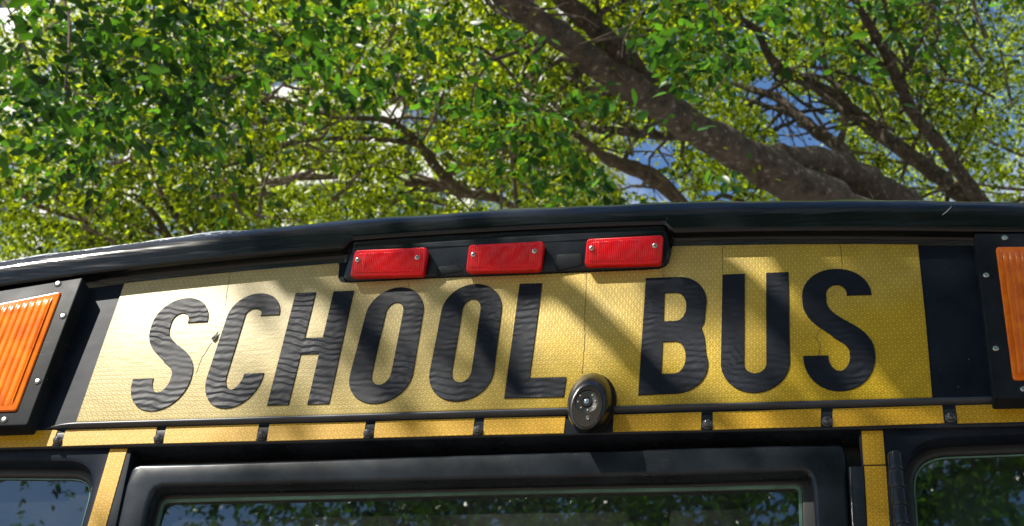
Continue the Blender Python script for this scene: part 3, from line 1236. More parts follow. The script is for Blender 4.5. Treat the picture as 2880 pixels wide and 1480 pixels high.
ip = Plane(.075)
gl = px_list(ip, Z4((1285, 1323), (1300, 1250), (1330, 1225), (1400, 1215), (2576, 1188)) + Z5((1200, 1158), (2576, 1135)) + Z6((500, 1118), (730, 1120), (780, 1145), (800, 1190), (815, 1323)))
gl_full = [(gl[0][0] + .03, w_b + .03), (gl[0][0], w_b + .1)] + gl + [(gl[-1][0], w_b + .1), (gl[-1][0] - .03, w_b + .03)]
g1 = ccw(gl_full)
bm = bmesh.new()
plate(bm, ip, inset(g1, -.003), .004, out=0, holes=[inset(g1, .0005)], hole_depth=.004, hole_bev=.0008)
link('inner_trim_ring', bm, simple('pale_green_trim', (.55, .72, .6), .4), door, smooth=False)

bm = bmesh.new()
add_box(bm, (di[0][0] - .16, .050, STRIP_Z - .16), (di[-1][0] + .16, .070, STRIP_Z + .01))
link('door_header', bm, M['rubber'], bus, smooth=False)
# ---- hinge beside the right pillar
HPn = Plane(.004)
bm = bmesh.new()
hpq = px_list(HPn, Z6((1250, 872), (1262, 865), (1365, 868), (1392, 1323), (1272, 1323)))
hpq = [hpq[0], hpq[1], hpq[2], tuple(Vector(hpq[2]) + (Vector(hpq[3]) - Vector(hpq[2])) * 3), tuple(Vector(hpq[0]) + (Vector(hpq[4]) - Vector(hpq[0])) * 3)]
plate(bm, HPn, ccw(hpq), .014, bev=.003, seg=3)
hinge = link('door_hinge', bm, M['black'], bus)
bm = bmesh.new()
hpq = px_list(HPn, Z6((1540, 862), (1572, 860), (1600, 1323), (1568, 1323)))
hpq = [hpq[0], hpq[1], tuple(Vector(hpq[1]) + (Vector(hpq[2]) - Vector(hpq[1])) * 3), tuple(Vector(hpq[0]) + (Vector(hpq[3]) - Vector(hpq[0])) * 3)]
plate(bm, HPn, ccw(hpq), .012, bev=.002, seg=2)
link('hinge_leaf', bm, M['black'], hinge)
HB = Plane(-.004)
a, b = Vector(HB.uv(*Z6((1603, 775))[0])), Vector(HB.uv(*Z6((1658, 1323))[0]))
ys = [775, 915, 1050, 1185, 1323, 1460, 1600, 1740]
for k in range(len(ys) - 1):
    t0, t1 = (ys[k] - 775) / 548, (ys[k + 1] - 775) / 548
    p, q = a.lerp(b, 0) + (b - a) * t0, a + (b - a) * t1
    p0 = HB.w(p.x, p.y, 0); q0 = HB.w(q.x, q.y, 0)
    d = (q0 - p0).normalized()
    r = .0105
    bm = bmesh.new()
    e = .0012
    add_tube(bm, [p0 + d * e * .3, p0 + d * e, p0 + d * (e + .0015), p0 + d * (e + .003), q0 - d * (e + .003), q0 - d * (e + .0015), q0 - d * e, q0 - d * e * .3], [r * .88, r * .93, r * .985, r, r, r * .985, r * .93, r * .88], 18)
    link('hinge_knuckle', bm, M['black'], hinge)

# ---- rear-view camera
def Zc(x, y): return (1560 + x / 6.02, 1020 + y / 6.02)


def ell(pl, cx_, cy_, rx, ry, n=36, out=0.0, power=1.0):
    c = pl.uv(*Zc(cx_, cy_))
    l = pl.uv(*Zc(cx_ - rx, cy_)); rr = pl.uv(*Zc(cx_ + rx, cy_))
    t = pl.uv(*Zc(cx_, cy_ - ry)); bq = pl.uv(*Zc(cx_, cy_ + ry))
    ax, az = (rr[0] - l[0]) / 2, (t[1] - bq[1]) / 2
    return [pl.w(c[0] + ax * math.cos(k * 2 * math.pi / n), c[1] + az * math.sin(k * 2 * math.pi / n), out) for k in range(n)]


bm = bmesh.new()
rings = [ell(Plane(.010), 660, 695, 400, 505), ell(Plane(-.004), 645, 690, 398, 505), ell(Plane(-.008), 635, 690, 375, 490)]
v = strip_rings(bm, rings)
bm.faces.new(v[-1])
camo = link('backup_camera', bm, M['camface'], bus)
camo['label'] = 'egg shaped black rear view camera'
bm = bmesh.new()
rings = [ell(Plane(-.006), 605, 672, 385, 505)]
for k in range(9):
    a = k / 8 * math.pi / 2
    s_, c_ = math.sin(a), math.cos(a)
    y = -.010 - .036 * s_
    kk = 1 - c_
    # centre and radii glide from body outline to the face outline
    rings.append(ell(Plane(y), 600 + (548 - 600) * s_, 670 + (742 - 670) * (.6 * s_ + .4 * kk), 378 + (262 - 378) * kk, 503 + (362 - 503) * kk))
rings.append(ell(Plane(-.0455), 548, 742, 256, 355))
v = strip_rings(bm, rings)
bm.faces.new(v[-1])
link('camera_shell', bm, M['camshell'], camo)
CF = Plane(-.0458)
bm = bmesh.new()
v = strip_rings(bm, [ell(CF, 548, 742, 254, 353, out=-.001), ell(CF, 548, 742, 250, 349, out=.0006), ell(CF, 544, 660, 200, 196, out=.0007), ell(CF, 544, 660, 186, 184, out=-.0010)])
link('camera_face', bm, M['camface'], camo)
bm = bmesh.new()
v = strip_rings(bm, [ell(CF, 544, 660, 186, 184, out=-.0010), ell(CF, 543, 658, 95, 93, out=-.0006), ell(CF, 543, 658, 88, 86, out=.0012), ell(CF, 542, 660, 50, 50, out=.0004)])
bm.faces.new(v[-1])
link('lens_barrel', bm, M['camface'], camo)
bm = bmesh.new()
v = strip_rings(bm, [ell(CF, 542, 662, 46, 46, out=.0004, n=20), ell(CF, 542, 662, 34, 34, out=.0022, n=20), ell(CF, 542, 662, 14, 14, out=.0028, n=20)])
bm.faces.new(v[-1])
link('camera_lens', bm, M['lensglass'], camo)
bm = bmesh.new()
v = strip_rings(bm, [ell(CF, 542, 662, 15, 15, out=.0026, n=14), ell(CF, 542, 662, 13, 13, out=.0032, n=14)])
bm.faces.new(v[-1])
link('lens_pupil', bm, M['slot'], camo)
for x, y in ((433, 561), (638, 554), (396, 664), (691, 652), (447, 763), (658, 755), (558, 803)):
    bm = bmesh.new()
    v = strip_rings(bm, [ell(CF, x, y, 15, 15, out=-.001, n=12), ell(CF, x, y, 13, 13, out=.0004, n=12), ell(CF, x, y, 7, 7, out=.0010, n=12)])
    bm.faces.new(v[-1])
    link('infrared_bulb', bm, M['led'], camo)
bm = bmesh.new()
v = strip_rings(bm, [ell(CF, 563, 940, 34, 44, out=.0008, n=16), ell(CF, 563, 940, 30, 40, out=.0010, n=16)])
bm.faces.new(v[-1])
link('screw_hole', bm, M['slot'], camo)
bm = bmesh.new()
v = strip_rings(bm, [ell(CF, 572, 968, 16, 16, out=.0010, n=12), ell(CF, 572, 968, 10, 10, out=.0022, n=12)])
bm.faces.new(v[-1])
link('screw', bm, M['steel'], camo)

# ---- rest of the body (out of frame, seen only from beside)
LEN = 9.5
bm = bmesh.new()
prof = []
for x in np.linspace(-HALF, HALF, 61):
    prof.append((x, zs(x) - corner_drop(x) + .03))
rows = [[Vector((x, y, z)) for x, z in prof] for y in (.30, 2, 4, 6, LEN)]
strip_rings(bm, rows, closed=False)
link('roof', bm, M['whiteroof'], bus, angle=60)
zside = zs(HALF) - corner_drop(HALF) + .03
for sx in (-1, 1):
    bm = bmesh.new()
    x0, x1 = sorted((sx * (HALF - .05), sx * HALF))
    add_box(bm, (x0, .0, .55), (x1, LEN, 1.85))
    add_box(bm, (x0, .0, 2.45), (x1, LEN, min(zs(-HALF), zs(HALF)) - corner_drop(HALF) + .02))
    for k in range(12):
        y = .05 + k * (LEN - .15) / 11
        add_box(bm, (x0 + .002, y - .05, 1.845), (x1 - .002, y + .05, 2.455))
    link('side_wall', bm, M['yellow'], bus, smooth=False)
    for k in range(11):
        y = .10 + k * (LEN - .15) / 11
        bm = bmesh.new()
        add_box(bm, (sx * HALF - .03, y, 1.84), (sx * HALF - .02, y + .77, 2.46)) if sx > 0 else add_box(bm, (-HALF + .02, y, 1.84), (-HALF + .03, y + .77, 2.46))
        link('side_window', bm, M['bglass'], bus, smooth=False)
    for y in (2.6, 8.2):
        bm = bmesh.new()
        add_tube(bm, [(sx * .86, y, .5), (sx * .88, y, .5), (sx * 1.13, y, .5), (sx * 1.15, y, .5)], [.44, .5, .5, .44], 32)
        wh = link('wheel', bm, M['tyre'], bus)
        bm = bmesh.new()
        add_tube(bm, [(sx * 1.10, y, .5), (sx * 1.155, y, .5), (sx * 1.12, y, .5), (sx * 1.11, y, .5)], [.27, .27, .2, .05], 24)
        link('rim', bm, M['rim'], wh)
bm = bmesh.new()
add_box(bm, (-HALF + .02, .014, .55), (HALF - .02, .06, .955))
add_box(bm, (-HALF + .05, LEN - .05, .55), (HALF - .05, LEN, 3.0))
add_box(bm, (-HALF + .05, .06, .55), (HALF - .05, LEN - .05, .60))
link('body_shell', bm, M['yellow'], bus, smooth=False)
bm = bmesh.new()
add_box(bm, (-HALF, -.22, .42), (HALF, .0, .62))
link('bumper', bm, M['black'], bus, smooth=False)
# interior: dark bulkhead ceiling and seats
bm = bmesh.new()
add_box(bm, (-HALF + .06, .16, 2.93), (HALF - .06, LEN - .06, 2.95))
link('ceiling', bm, M['lining'], bus, smooth=False)
for k in range(6):
    for sx in (-1, 1):
        bm = bmesh.new()
        y = .8 + k * .9
        add_tube(bm, [(sx * .30, y, 1.5), (sx * .3, y, 1.98), (sx * .38, y, 2.05), (sx * 1.0, y, 2.05), (sx * 1.08, y, 1.98), (sx * 1.08, y, 1.5)], .05, 8)
        add_box(bm, (min(sx * .3, sx * 1.08), y - .04, 1.1), (max(sx * .3, sx * 1.08), y + .04, 2.02))
        link('seat_back', bm, M['dark'], bus)

# ------------------------------------------------------------------ leaves
def leaf_mesh(name, pos, dirs, sizes, tones, detail, mat, parent=None):
    """pos Nx3 leaf bases, dirs Nx3 axis, sizes N, one folded leaf blade each"""
    n = len(pos)
    if detail:
        T = np.array([(0, 0, 0), (.26, .20, .035), (.62, .22, .045), (1, 0, -.05), (.62, -.22, .045), (.26, -.20, .035), (.30, 0, 0), (.65, 0, -.01)])
        Fq = [(0, 1, 6), (1, 2, 7, 6), (2, 3, 7), (0, 6, 5), (6, 7, 4, 5), (7, 3, 4)]
    else:
        T = np.array([(0, 0, 0), (.42, .22, .06), (1, 0, -.05), (.42, -.22, .06)])
        Fq = [(0, 1, 2), (0, 2, 3)]
    ax = dirs / np.linalg.norm(dirs, axis=1, keepdims=True)
    # blade plane mostly faces up, with scatter
    up = rng.normal(0, .75, (n, 3)) + np.array([0, 0, 1.0])
    sd = np.cross(up, ax)
    sd /= np.linalg.norm(sd, axis=1, keepdims=True) + 1e-9
    nr = np.cross(ax, sd)
    V = (pos[:, None, :] + sizes[:, None, None] * (T[None, :, 0, None] * ax[:, None, :] + T[None, :, 1, None] * sd[:, None, :] + T[None, :, 2, None] * nr[:, None, :]))
    V = V.reshape(-1, 3)
    k = len(T)
    me = bpy.data.meshes.new(name)
    loops = np.concatenate([np.array(f) for f in Fq])
    sizesf = np.array([len(f) for f in Fq])
    L = (loops[None, :] + (np.arange(n) * k)[:, None]).ravel()
    tot = np.tile(sizesf, n)
    st = np.concatenate([[0], np.cumsum(tot)[:-1]])
    me.vertices.add(len(V))
    me.vertices.foreach_set('co', V.astype(np.float32).ravel())
    me.loops.add(len(L))
    me.loops.foreach_set('vertex_index', L.astype(np.int32))
    me.polygons.add(len(tot))
    me.polygons.foreach_set('loop_start', st.astype(np.int32))
    me.update(calc_edges=True)
    at = me.attributes.new('tone', 'FLOAT', 'POINT')
    at.data.foreach_set('value', np.repeat(tones, k).astype(np.float32))
    me.materials.append(mat)
    o = bpy.data.objects.new(name, me)
    COL.objects.link(o)
    if parent:
        o.parent = parent
        o.matrix_parent_inverse = parent.matrix_world.inverted()
    return o


def sprays(centres, n_leaf=9, leaf=.055, length=.22, tone_c=None):
    """pinnate twigs: leaf bases and axes alternating along a drooping rachis"""
    c = np.asarray(centres)
    n = len(c)
    az = rng.uniform(0, 2 * math.pi, n)
    el = rng.normal(-.25, .35, n)
    d = np.stack([np.cos(az) * np.cos(el), np.sin(az) * np.cos(el), np.sin(el)], 1)
    side = np.stack([-np.sin(az), np.cos(az), np.zeros(n)], 1)
    P, D, Sz, Tn = [], [], [], []
    tc_ = tone_c if tone_c is not None else rng.uniform(0, 1, n)
    for k in range(n_leaf):
        t = (k + 1) / n_leaf
        s = (1 if k % 2 else -1) if k < n_leaf - 1 else 0
        ln = length * rng.uniform(.8, 1.2, n)
        p = c + d * (ln * t)[:, None] + np.array([0, 0, -1]) * (0.25 * ln * t * t)[:, None]
        ang = rng.normal(.85, .15, n)
        dr = d * np.cos(ang)[:, None] + side * (s * np.sin(ang))[:, None] if s else d.copy()
        dr = dr + np.array([0, 0, -1]) * rng.uniform(.1, .7, n)[:, None] + rng.normal(0, .12, (n, 3))
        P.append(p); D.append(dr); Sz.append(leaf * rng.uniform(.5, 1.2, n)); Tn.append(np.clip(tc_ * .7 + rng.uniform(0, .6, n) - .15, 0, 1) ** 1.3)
    return np.concatenate(P), np.concatenate(D), np.concatenate(Sz), np.concatenate(Tn)


def project(P):
    q = (P - CAM) @ RM.T
    z = q[:, 2]
    zz = np.where(np.abs(z) < 1e-6, 1e-6, z)
    return CX + F * q[:, 0] / zz, CY + F * q[:, 1] / zz, z


# ------------------------------------------------------------------ trees: limbs traced at their distance
LIMBS = []


def limb(bm, pts, seg=12, n=5, jit=.12):
    """pts: (photo x, y, width px, distance)"""
    q = smooth_line(pts, n)
    r = random.Random(int(pts[0][0] * 13 + pts[0][1]))
    P, Rr = [], []
    for i, (x, y, w, d) in enumerate(q):
        if w > 6: LIMBS.append((x, y, w, d))
        P.append(far(x + r.uniform(-1, 1) * w * jit * .4, y + r.uniform(-1, 1) * w * jit * .4, d))
        Rr.append(max(.003, w * d / F / 2 * (1 + .07 * math.sin(i * 1.7 + x * .01)) * r.uniform(1 - jit * .5, 1 + jit * .5)))
    add_tube(bm, P, Rr, seg)
    return P, Rr


def zA(*p): return [((1920 + x / 1.8917), y / 1.8917, w * .529, d) for x, y, w, d in p]    # right tree zoom
def zB(*p): return [((960 + x / 1.8917), y / 1.8917, w * .529, d) for x, y, w, d in p]     # middle zoom
def zC(*p): return [((x / 1.8917), y / 1.8917, w * .529, d) for x, y, w, d in p]           # left zoom


def dD(*p): return [(x * 1.118, y * 1.118, w * 1.118, d) for x, y, w, d in p]


twig_rng = random.Random(5)


def twigs(bm, path, rad, count, length=(.3, .9)):
    """fine side branches with a couple of forks"""
    tips = []
    for _ in range(count):
        i = twig_rng.randrange(len(path) - 1)
        p = path[i].copy()
        L = twig_rng.uniform(*length)
        d = Vector((twig_rng.gauss(0, 1), twig_rng.gauss(0, 1), twig_rng.gauss(.1, .7))).normalized()
        r0 = min(rad[i] * .45, .018)
        pts, rs = [p.copy()], [r0]
        n = 7
        for k in range(n):
            d = (d + Vector((twig_rng.gauss(0, .22), twig_rng.gauss(0, .22), twig_rng.gauss(-.04, .2)))).normalized()
            p = p + d * L / n
            pts.append(p.copy()); rs.append(r0 * (1 - (k + 1) / n * .8))
        add_tube(bm, pts, rs, 5, cap=False)
        tips += pts[2:]
        for f in range(2):
            j = twig_rng.randrange(2, n)
            q = pts[j].copy()
            dd = (d + Vector((twig_rng.gauss(0, .8), twig_rng.gauss(0, .8), twig_rng.gauss(0, .8)))).normalized()
            pp, rr = [q.copy()], [rs[j] * .7]
            for k in range(4):
                dd = (dd + Vector((twig_rng.gauss(0, .2), twig_rng.gauss(0, .2), twig_rng.gauss(-.05, .2)))).normalized()
                q = q + dd * L / 10
                pp.append(q.copy()); rr.append(max(.0015, rs[j] * .7 * (1 - k / 5)))
            add_tube(bm, pp, rr, 4, cap=False)
            tips += pp[2:]
    return tips


def tree(name, label, loc):
    e = empty(name, loc)
    tag(e, label, 'tree', 'leafy shade trees standing around the bus')
    return e


def ground_trunk(bm, top, foot, r0, r1):
    a, b = Vector(top), Vector(foot)
    pts = [a, a.lerp(b, .3) + Vector((.25, 0, .25)), a.lerp(b, .65) + Vector((.2, .05, .1)), b]
    q = smooth_line([tuple(p) for p in pts], 6)
    n = len(q)
    add_tube(bm, [Vector(p) for p in q], [r0 + (r1 - r0) * i / (n - 1) for i in range(n)], 16)


# tree one: the big speckled limbs
t1 = tree('shade_tree', 'large tree with thick speckled brown limbs rising behind the roof at right', (3.4, 7.0, 0))
bm = bmesh.new()
L1, R1 = limb(bm, dD((2240, 600, 126, 9.4), (2085, 512, 116, 9.2), (1945, 430, 100, 9.0), (1800, 352, 88, 8.8), (1700, 290, 80, 8.6), (1620, 237, 78, 8.4), (1520, 175, 70, 8.2), (1420, 100, 68, 8.0), (1330, 35, 60, 7.8), (1250, -30, 54, 7.6), (1150, -120, 48, 7.3)), 20)
L2, R2 = limb(bm, dD((1665, 265, 60, 8.5), (1625, 215, 60, 8.5), (1570, 150, 58, 8.4), (1500, 75, 55, 8.3), (1430, 10, 52, 8.2), (1370, -60, 46, 8.1)), 16)
L3, R3_ = limb(bm, dD((2360, 590, 100, 9.6), (2260, 515, 96, 9.6), (2160, 455, 88, 9.5), (2080, 415, 78, 9.4), (2000, 398, 60, 9.2), (1960, 385, 50, 9.1)), 16)
L3b, R3b = limb(bm, zA((900, 900, 90, 9.5), (850, 800, 75, 9.5), (780, 745, 70, 9.6), (700, 690, 68, 9.7), (600, 610, 62, 9.8), (500, 520, 50, 9.9), (380, 480, 38, 10), (260, 440, 26, 10.1)), 12)
L3c, R3c = limb(bm, zA((640, 650, 40, 9.8), (560, 600, 34, 9.8), (430, 560, 26, 9.9), (300, 510, 18, 10)), 8)
M2, RM2 = limb(bm, zB((1850, 725, 60, 8.9), (1700, 722, 52, 9.1), (1500, 700, 48, 9.3), (1350, 688, 42, 9.5), (1250, 640, 30, 9.7), (1130, 560, 20, 9.9)), 10)
ground_trunk(bm, L1[0], (3.4, 7.0, -.1), .21, .34)
ground_trunk(bm, L3[0], (3.45, 7.1, -.1), .16, .28)
tips1 = []
for P, R_, c in ((L1, R1, 16), (L2, R2, 12), (L3b, R3b, 10), (L3c, R3c, 6), (M2, RM2, 12)):
    tips1 += twigs(bm, P, R_, c)
for pts in (zB((900, 240, 14, 7.6), (1030, 145, 16, 7.8), (1100, 90, 14, 7.9)), zB((690, 345, 14, 8), (900, 290, 26, 8.1), (1010, 240, 26, 8.1), (1100, 200, 22, 8.1)),
            zB((1330, 690, 14, 8.2), (1400, 620, 14, 8.2), (1460, 545, 12, 8.1)), zB((1555, 830, 12, 8.2), (1520, 690, 14, 8.2), (1540, 590, 12, 8.1)),
            zB((1545, 790, 14, 8.1), (1570, 740, 20, 8.1), (1630, 680, 22, 8.2), (1730, 640, 22, 8.3)),
            zB((690, 590, 10, 8.2), (710, 450, 14, 8.2), (780, 340, 16, 8.2), (830, 250, 14, 8.1)),
            zB((960, 400, 14, 8.2), (1010, 300, 26, 8.2), (1100, 210, 30, 8.2), (1160, 170, 20, 8.2)),
            zA((320, 1085, 10, 9), (390, 1010, 12, 9), (420, 930, 10, 9)), zA((150, 1085, 20, 9.6), (210, 1040, 26, 9.7), (320, 1075, 30, 9.8)),
            zB((260, 630, 14, 7.8), (310, 540, 14, 7.8), (440, 350, 10, 7.8)), zB((430, 750, 14, 8), (490, 640, 22, 8), (530, 540, 20, 8), (545, 485, 14, 8)),
            zB((1500, 100, 12, 8.5), (1400, 40, 22, 8.5), (1330, 10, 18, 8.5))):
    limb(bm, pts, 7)
link('trunk', bm, M['bark'], t1)

# tree two: slimmer limbs at the right edge
t2 = tree('shade_tree', 'slimmer tree whose forking grey brown limbs cross at the far right', (5.2, 9.5, 0))
bm = bmesh.new()
L4, R4 = limb(bm, zA((1640, 1180, 95, 11.2), (1500, 1060, 92, 11), (1400, 970, 90, 11), (1200, 820, 86, 10.8), (1000, 680, 80, 10.6), (850, 560, 76, 10.4), (700, 450, 70, 10.2), (520, 370, 60, 10), (440, 260, 46, 9.9), (390, 160, 36, 9.8), (300, 90, 28, 9.7)), 14)
L5, R5 = limb(bm, zA((1700, 1200, 88, 11), (1600, 1085, 84, 10.8), (1480, 930, 76, 10.6), (1350, 750, 76, 10.4), (1240, 620, 66, 10.2), (1160, 460, 62, 10), (1090, 300, 60, 9.9), (1020, 180, 54, 9.8), (960, 80, 44, 9.7), (900, -40, 40, 9.6)), 14)
L5b, R5b = limb(bm, zA((1190, 560, 40, 10.1), (1150, 440, 34, 10), (1020, 310, 30, 9.9), (940, 230, 26, 9.8), (860, 130, 18, 9.7)), 8)
L5c, R5c = limb(bm, zA((1172, 420, 26, 10), (1185, 320, 24, 10), (1150, 220, 24, 10), (1100, 110, 28, 9.9), (1075, 30, 26, 9.9), (1060, -60, 22, 9.8)), 8)
L5d, R5d = limb(bm, zA((1190, 320, 18, 10), (1250, 230, 16, 10), (1300, 140, 12, 10), (1330, 20, 10, 10)), 6)
L4b, R4b = limb(bm, zA((930, 620, 40, 10.5), (850, 500, 34, 10.5), (780, 390, 26, 10.6), (720, 290, 18, 10.6), (600, 180, 12, 10.7)), 8)
ground_trunk(bm, L4[0], (5.2, 9.5, -.1), .17, .28)
ground_trunk(bm, L5[0], (5.3, 9.4, -.1), .15, .25)
tips2 = []
for P, R_, c in ((L4, R4, 18), (L5, R5, 22), (L5b, R5b, 5), (L5c, R5c, 6), (L4b, R4b, 8)):
    tips2 += twigs(bm, P, R_, c, (.4, 1.4))
for pts in (zA((820, 330, 14, 10), (900, 295, 14, 10), (980, 300, 14, 10)), zA((1010, 720, 8, 10), (1050, 630, 14, 10), (1090, 580, 10, 10)),
            zA((1120, 930, 10, 10.5), (1200, 870, 16, 10.5), (1310, 820, 12, 10.5)), zA((1230, 1075, 14, 10.6), (1330, 1025, 20, 10.6), (1420, 1005, 14, 10.6)),
            zA((1500, 480, 10, 11), (1650, 310, 12, 11), (1816, 300, 12, 11)), zA((1350, 420, 26, 11.5), (1500, 440, 24, 11.5), (1660, 520, 18, 11.5)),
            zA((1240, 160, 14, 11), (1330, 300, 20, 11), (1400, 380, 24, 11)), zA((1440, 700, 10, 11), (1530, 605, 12, 11)),
            zA((1560, 980, 14, 11.5), (1700, 1000, 22, 11.5), (1816, 1010, 20, 11.5)), zA((1600, 740, 16, 12), (1720, 790, 22, 12), (1816, 830, 24, 12)),
            zA((1450, 100, 18, 12), (1530, 230, 24, 12), (1600, 330, 22, 12))):
    limb(bm, pts, 6)
tw2 = random.Random(3)
for _ in range(16):
    x, y, a, w0 = tw2.uniform(2150, 2860), tw2.uniform(60, 540), tw2.gauss(-2.2, .5), tw2.uniform(8, 16)
    pts = []
    for k in range(5):
        pts.append((x, y, w0 * (1 - .17 * k), 10 + .05 * k))
        x += math.cos(a) * 70
        y += math.sin(a) * 70
        a += tw2.gauss(0, .25)
    limb(bm, pts, 6, 4, .06)
link('trunk', bm, M['bark'], t2)

# tree three: the forked mid limbs
t3 = tree('shade_tree', 'tree with dark forked boughs showing above the middle of the roof', (-1.9, 9.2, 0))
bm = bmesh.new()
M3, RM3 = limb(bm, zB((1000, 1200, 44, 10.5), (900, 1095, 42, 10.4), (800, 1050, 50, 10.3), (640, 1020, 60, 10.2), (540, 930, 56, 10), (460, 830, 50, 9.9), (400, 750, 42, 9.8), (300, 670, 38, 9.7), (190, 632, 36, 9.6), (0, 630, 24, 9.5), (-180, 580, 18, 9.4)), 12)
M3b, RM3b = limb(bm, zB((660, 1030, 60, 10.2), (560, 1000, 56, 10.2), (440, 970, 48, 10.1), (335, 975, 44, 10.1)), 10)
M3c, RM3c = limb(bm, zB((420, 770, 36, 9.8), (330, 755, 34, 9.8), (200, 740, 30, 9.8), (60, 735, 28, 9.8), (-110, 740, 26, 9.7), (-260, 760, 26, 9.6), (-400, 820, 24, 9.5), (-600, 880, 20, 9.4), (-760, 910, 16, 9.3)), 9)
M1, RM1 = limb(bm, zB((1900, 1160, 66, 9.8), (1790, 1065, 64, 9.8), (1700, 985, 78, 9.8), (1590, 910, 84, 9.7), (1440, 855, 70, 9.6), (1360, 800, 46, 9.5), (1270, 735, 34, 9.4), (1180, 680, 22, 9.3)), 12)
M1b, RM1b = limb(bm, zB((1830, 1080, 36, 9.6), (1750, 985, 34, 9.6), (1660, 905, 30, 9.6), (1580, 880, 26, 9.6)), 8)
for pts in (zB((930, 1130, 26, 8.6), (925, 1000, 24, 8.6), (908, 900, 22, 8.6), (905, 740, 18, 8.6)), zB((850, 1130, 18, 8.4), (850, 950, 18, 8.4), (855, 840, 14, 8.4), (882, 670, 12, 8.4)),
            zB((1060, 1110, 14, 9), (990, 1000, 14, 9), (940, 960, 12, 9)), zC((1720, 600, 26, 10), (1600, 560, 22, 10), (1500, 530, 20, 10), (1350, 490, 14, 10), (1200, 460, 10, 10)),
            zC((1720, 715, 22, 10), (1600, 650, 20, 10), (1480, 640, 22, 10), (1300, 670, 22, 10), (1150, 690, 24, 10), (1040, 640, 14, 10)),
            zC((1800, 940, 30, 10.5), (1600, 945, 40, 10.5), (1480, 960, 36, 10.5), (1300, 1000, 20, 10.5)),
            zC((1590, 600, 8, 8.5), (1610, 780, 10, 8.5), (1680, 930, 10, 8.5), (1800, 1080, 10, 8.5)),
            zB((510, 600, 8, 8.5), (515, 720, 10, 8.5), (560, 830, 12, 8.5), (700, 880, 12, 8.5), (860, 840, 12, 8.5), (1000, 815, 10, 8.5)),
            zB((230, 1070, 14, 10), (400, 1060, 20, 10), (560, 1090, 22, 10)), zB((600, 560, 9, 8.6), (600, 660, 10, 8.6), (560, 745, 8, 8.6))):
    limb(bm, pts, 7)
ground_trunk(bm, M3[0], (-1.9, 9.2, -.1), .08, .2)
ground_trunk(bm, M1[0], (1.75, 9.2, -.1), .10, .2)
tips3 = []
for P, R_, c in ((M3, RM3, 14), (M3b, RM3b, 5), (M3c, RM3c, 12), (M1, RM1, 8)):
    tips3 += twigs(bm, P, R_, c)
tw_r = random.Random(21)


def bare_twigs(bm, n, xr, yr, dr, w=(7, 13)):
    for _ in range(n):
        x, y, d = tw_r.uniform(*xr), tw_r.uniform(*yr), tw_r.uniform(*dr)
        a = tw_r.choice((tw_r.gauss(-.45, .35), tw_r.gauss(-1.5, .4), tw_r.gauss(.3, .3)))
        L, w0 = tw_r.uniform(140, 380), tw_r.uniform(*w)
        pts = []
        for k in range(5):
            pts.append((x, y, w0 * (1 - .18 * k), d + .04 * k))
            x += math.cos(a) * L / 4
            y += math.sin(a) * L / 4
            a += tw_r.gauss(0, .22)
        P_, R_ = limb(bm, pts, 6, 4, .06)
        twigs(bm, P_, R_, 2, (.15, .4))


bare_twigs(bm, 26, (700, 1700), (60, 560), (7.9, 9.6))
link('trunk', bm, M['bark2'], t3)

# tree four: left background
t4 = tree('shade_tree', 'bright leafy tree with thin bare stems above the roof at left', (-4.8, 8.0, 0))
bm = bmesh.new()
tips4 = []
paths4 = [zC((960, 1360, 50, 9.6), (880, 1240, 46, 9.6), (840, 1165, 38, 9.6), (760, 1080, 24, 9.5), (640, 1020, 16, 9.4)), zC((940, 1160, 34, 9), (900, 1100, 32, 9), (850, 1010, 24, 9), (790, 850, 16, 9), (750, 720, 14, 8.9), (640, 580, 10, 8.8)),
          zC((480, 1180, 34, 9.6), (330, 1140, 30, 9.6), (180, 1080, 26, 9.5), (80, 1000, 22, 9.4), (-20, 860, 18, 9.3)), zC((1060, 1290, 32, 9.8), (1010, 1240, 30, 9.8), (950, 1180, 24, 9.7), (900, 1100, 14, 9.6)),
          zC((1210, -20, 14, 8), (1320, 90, 14, 8), (1450, 160, 14, 8), (1560, 300, 14, 8), (1680, 385, 10, 8)), zC((1080, 470, 12, 8), (1180, 430, 18, 8), (1290, 390, 18, 8), (1380, 360, 10, 8)),
          zC((1110, 530, 8, 8), (1200, 495, 12, 8), (1250, 470, 8, 8)), zC((600, 350, 10, 6), (660, 310, 12, 6), (750, 240, 10, 6), (820, 195, 10, 6)),
          zC((0, 860, 18, 10), (60, 870, 18, 10), (140, 900, 14, 10)), zC((860, 1010, 8, 8.6), (920, 940, 10, 8.6), (1000, 840, 8, 8.6)),
          zC((420, 970, 10, 9), (560, 990, 14, 9), (700, 1000, 12, 9)), zC((690, 1180, 14, 9), (760, 1220, 18, 9), (830, 1255, 14, 9))]
for pts in paths4:
    P, R_ = limb(bm, pts, 7)
    tips4 += twigs(bm, P, R_, 3, (.25, .6))
bare_twigs(bm, 30, (0, 950), (80, 640), (7.7, 9.2))
base4 = limb(bm, zC((960, 1360, 50, 9.6), (1000, 1420, 60, 9.6)), 8)[0][0]
ground_trunk(bm, base4, (-4.8, 8.0, -.1), .08, .22)
ground_trunk(bm, far(250, 640, 9.6), (-4.7, 8.1, -.1), .06, .16)
link('trunk', bm, M['bark2'], t4)

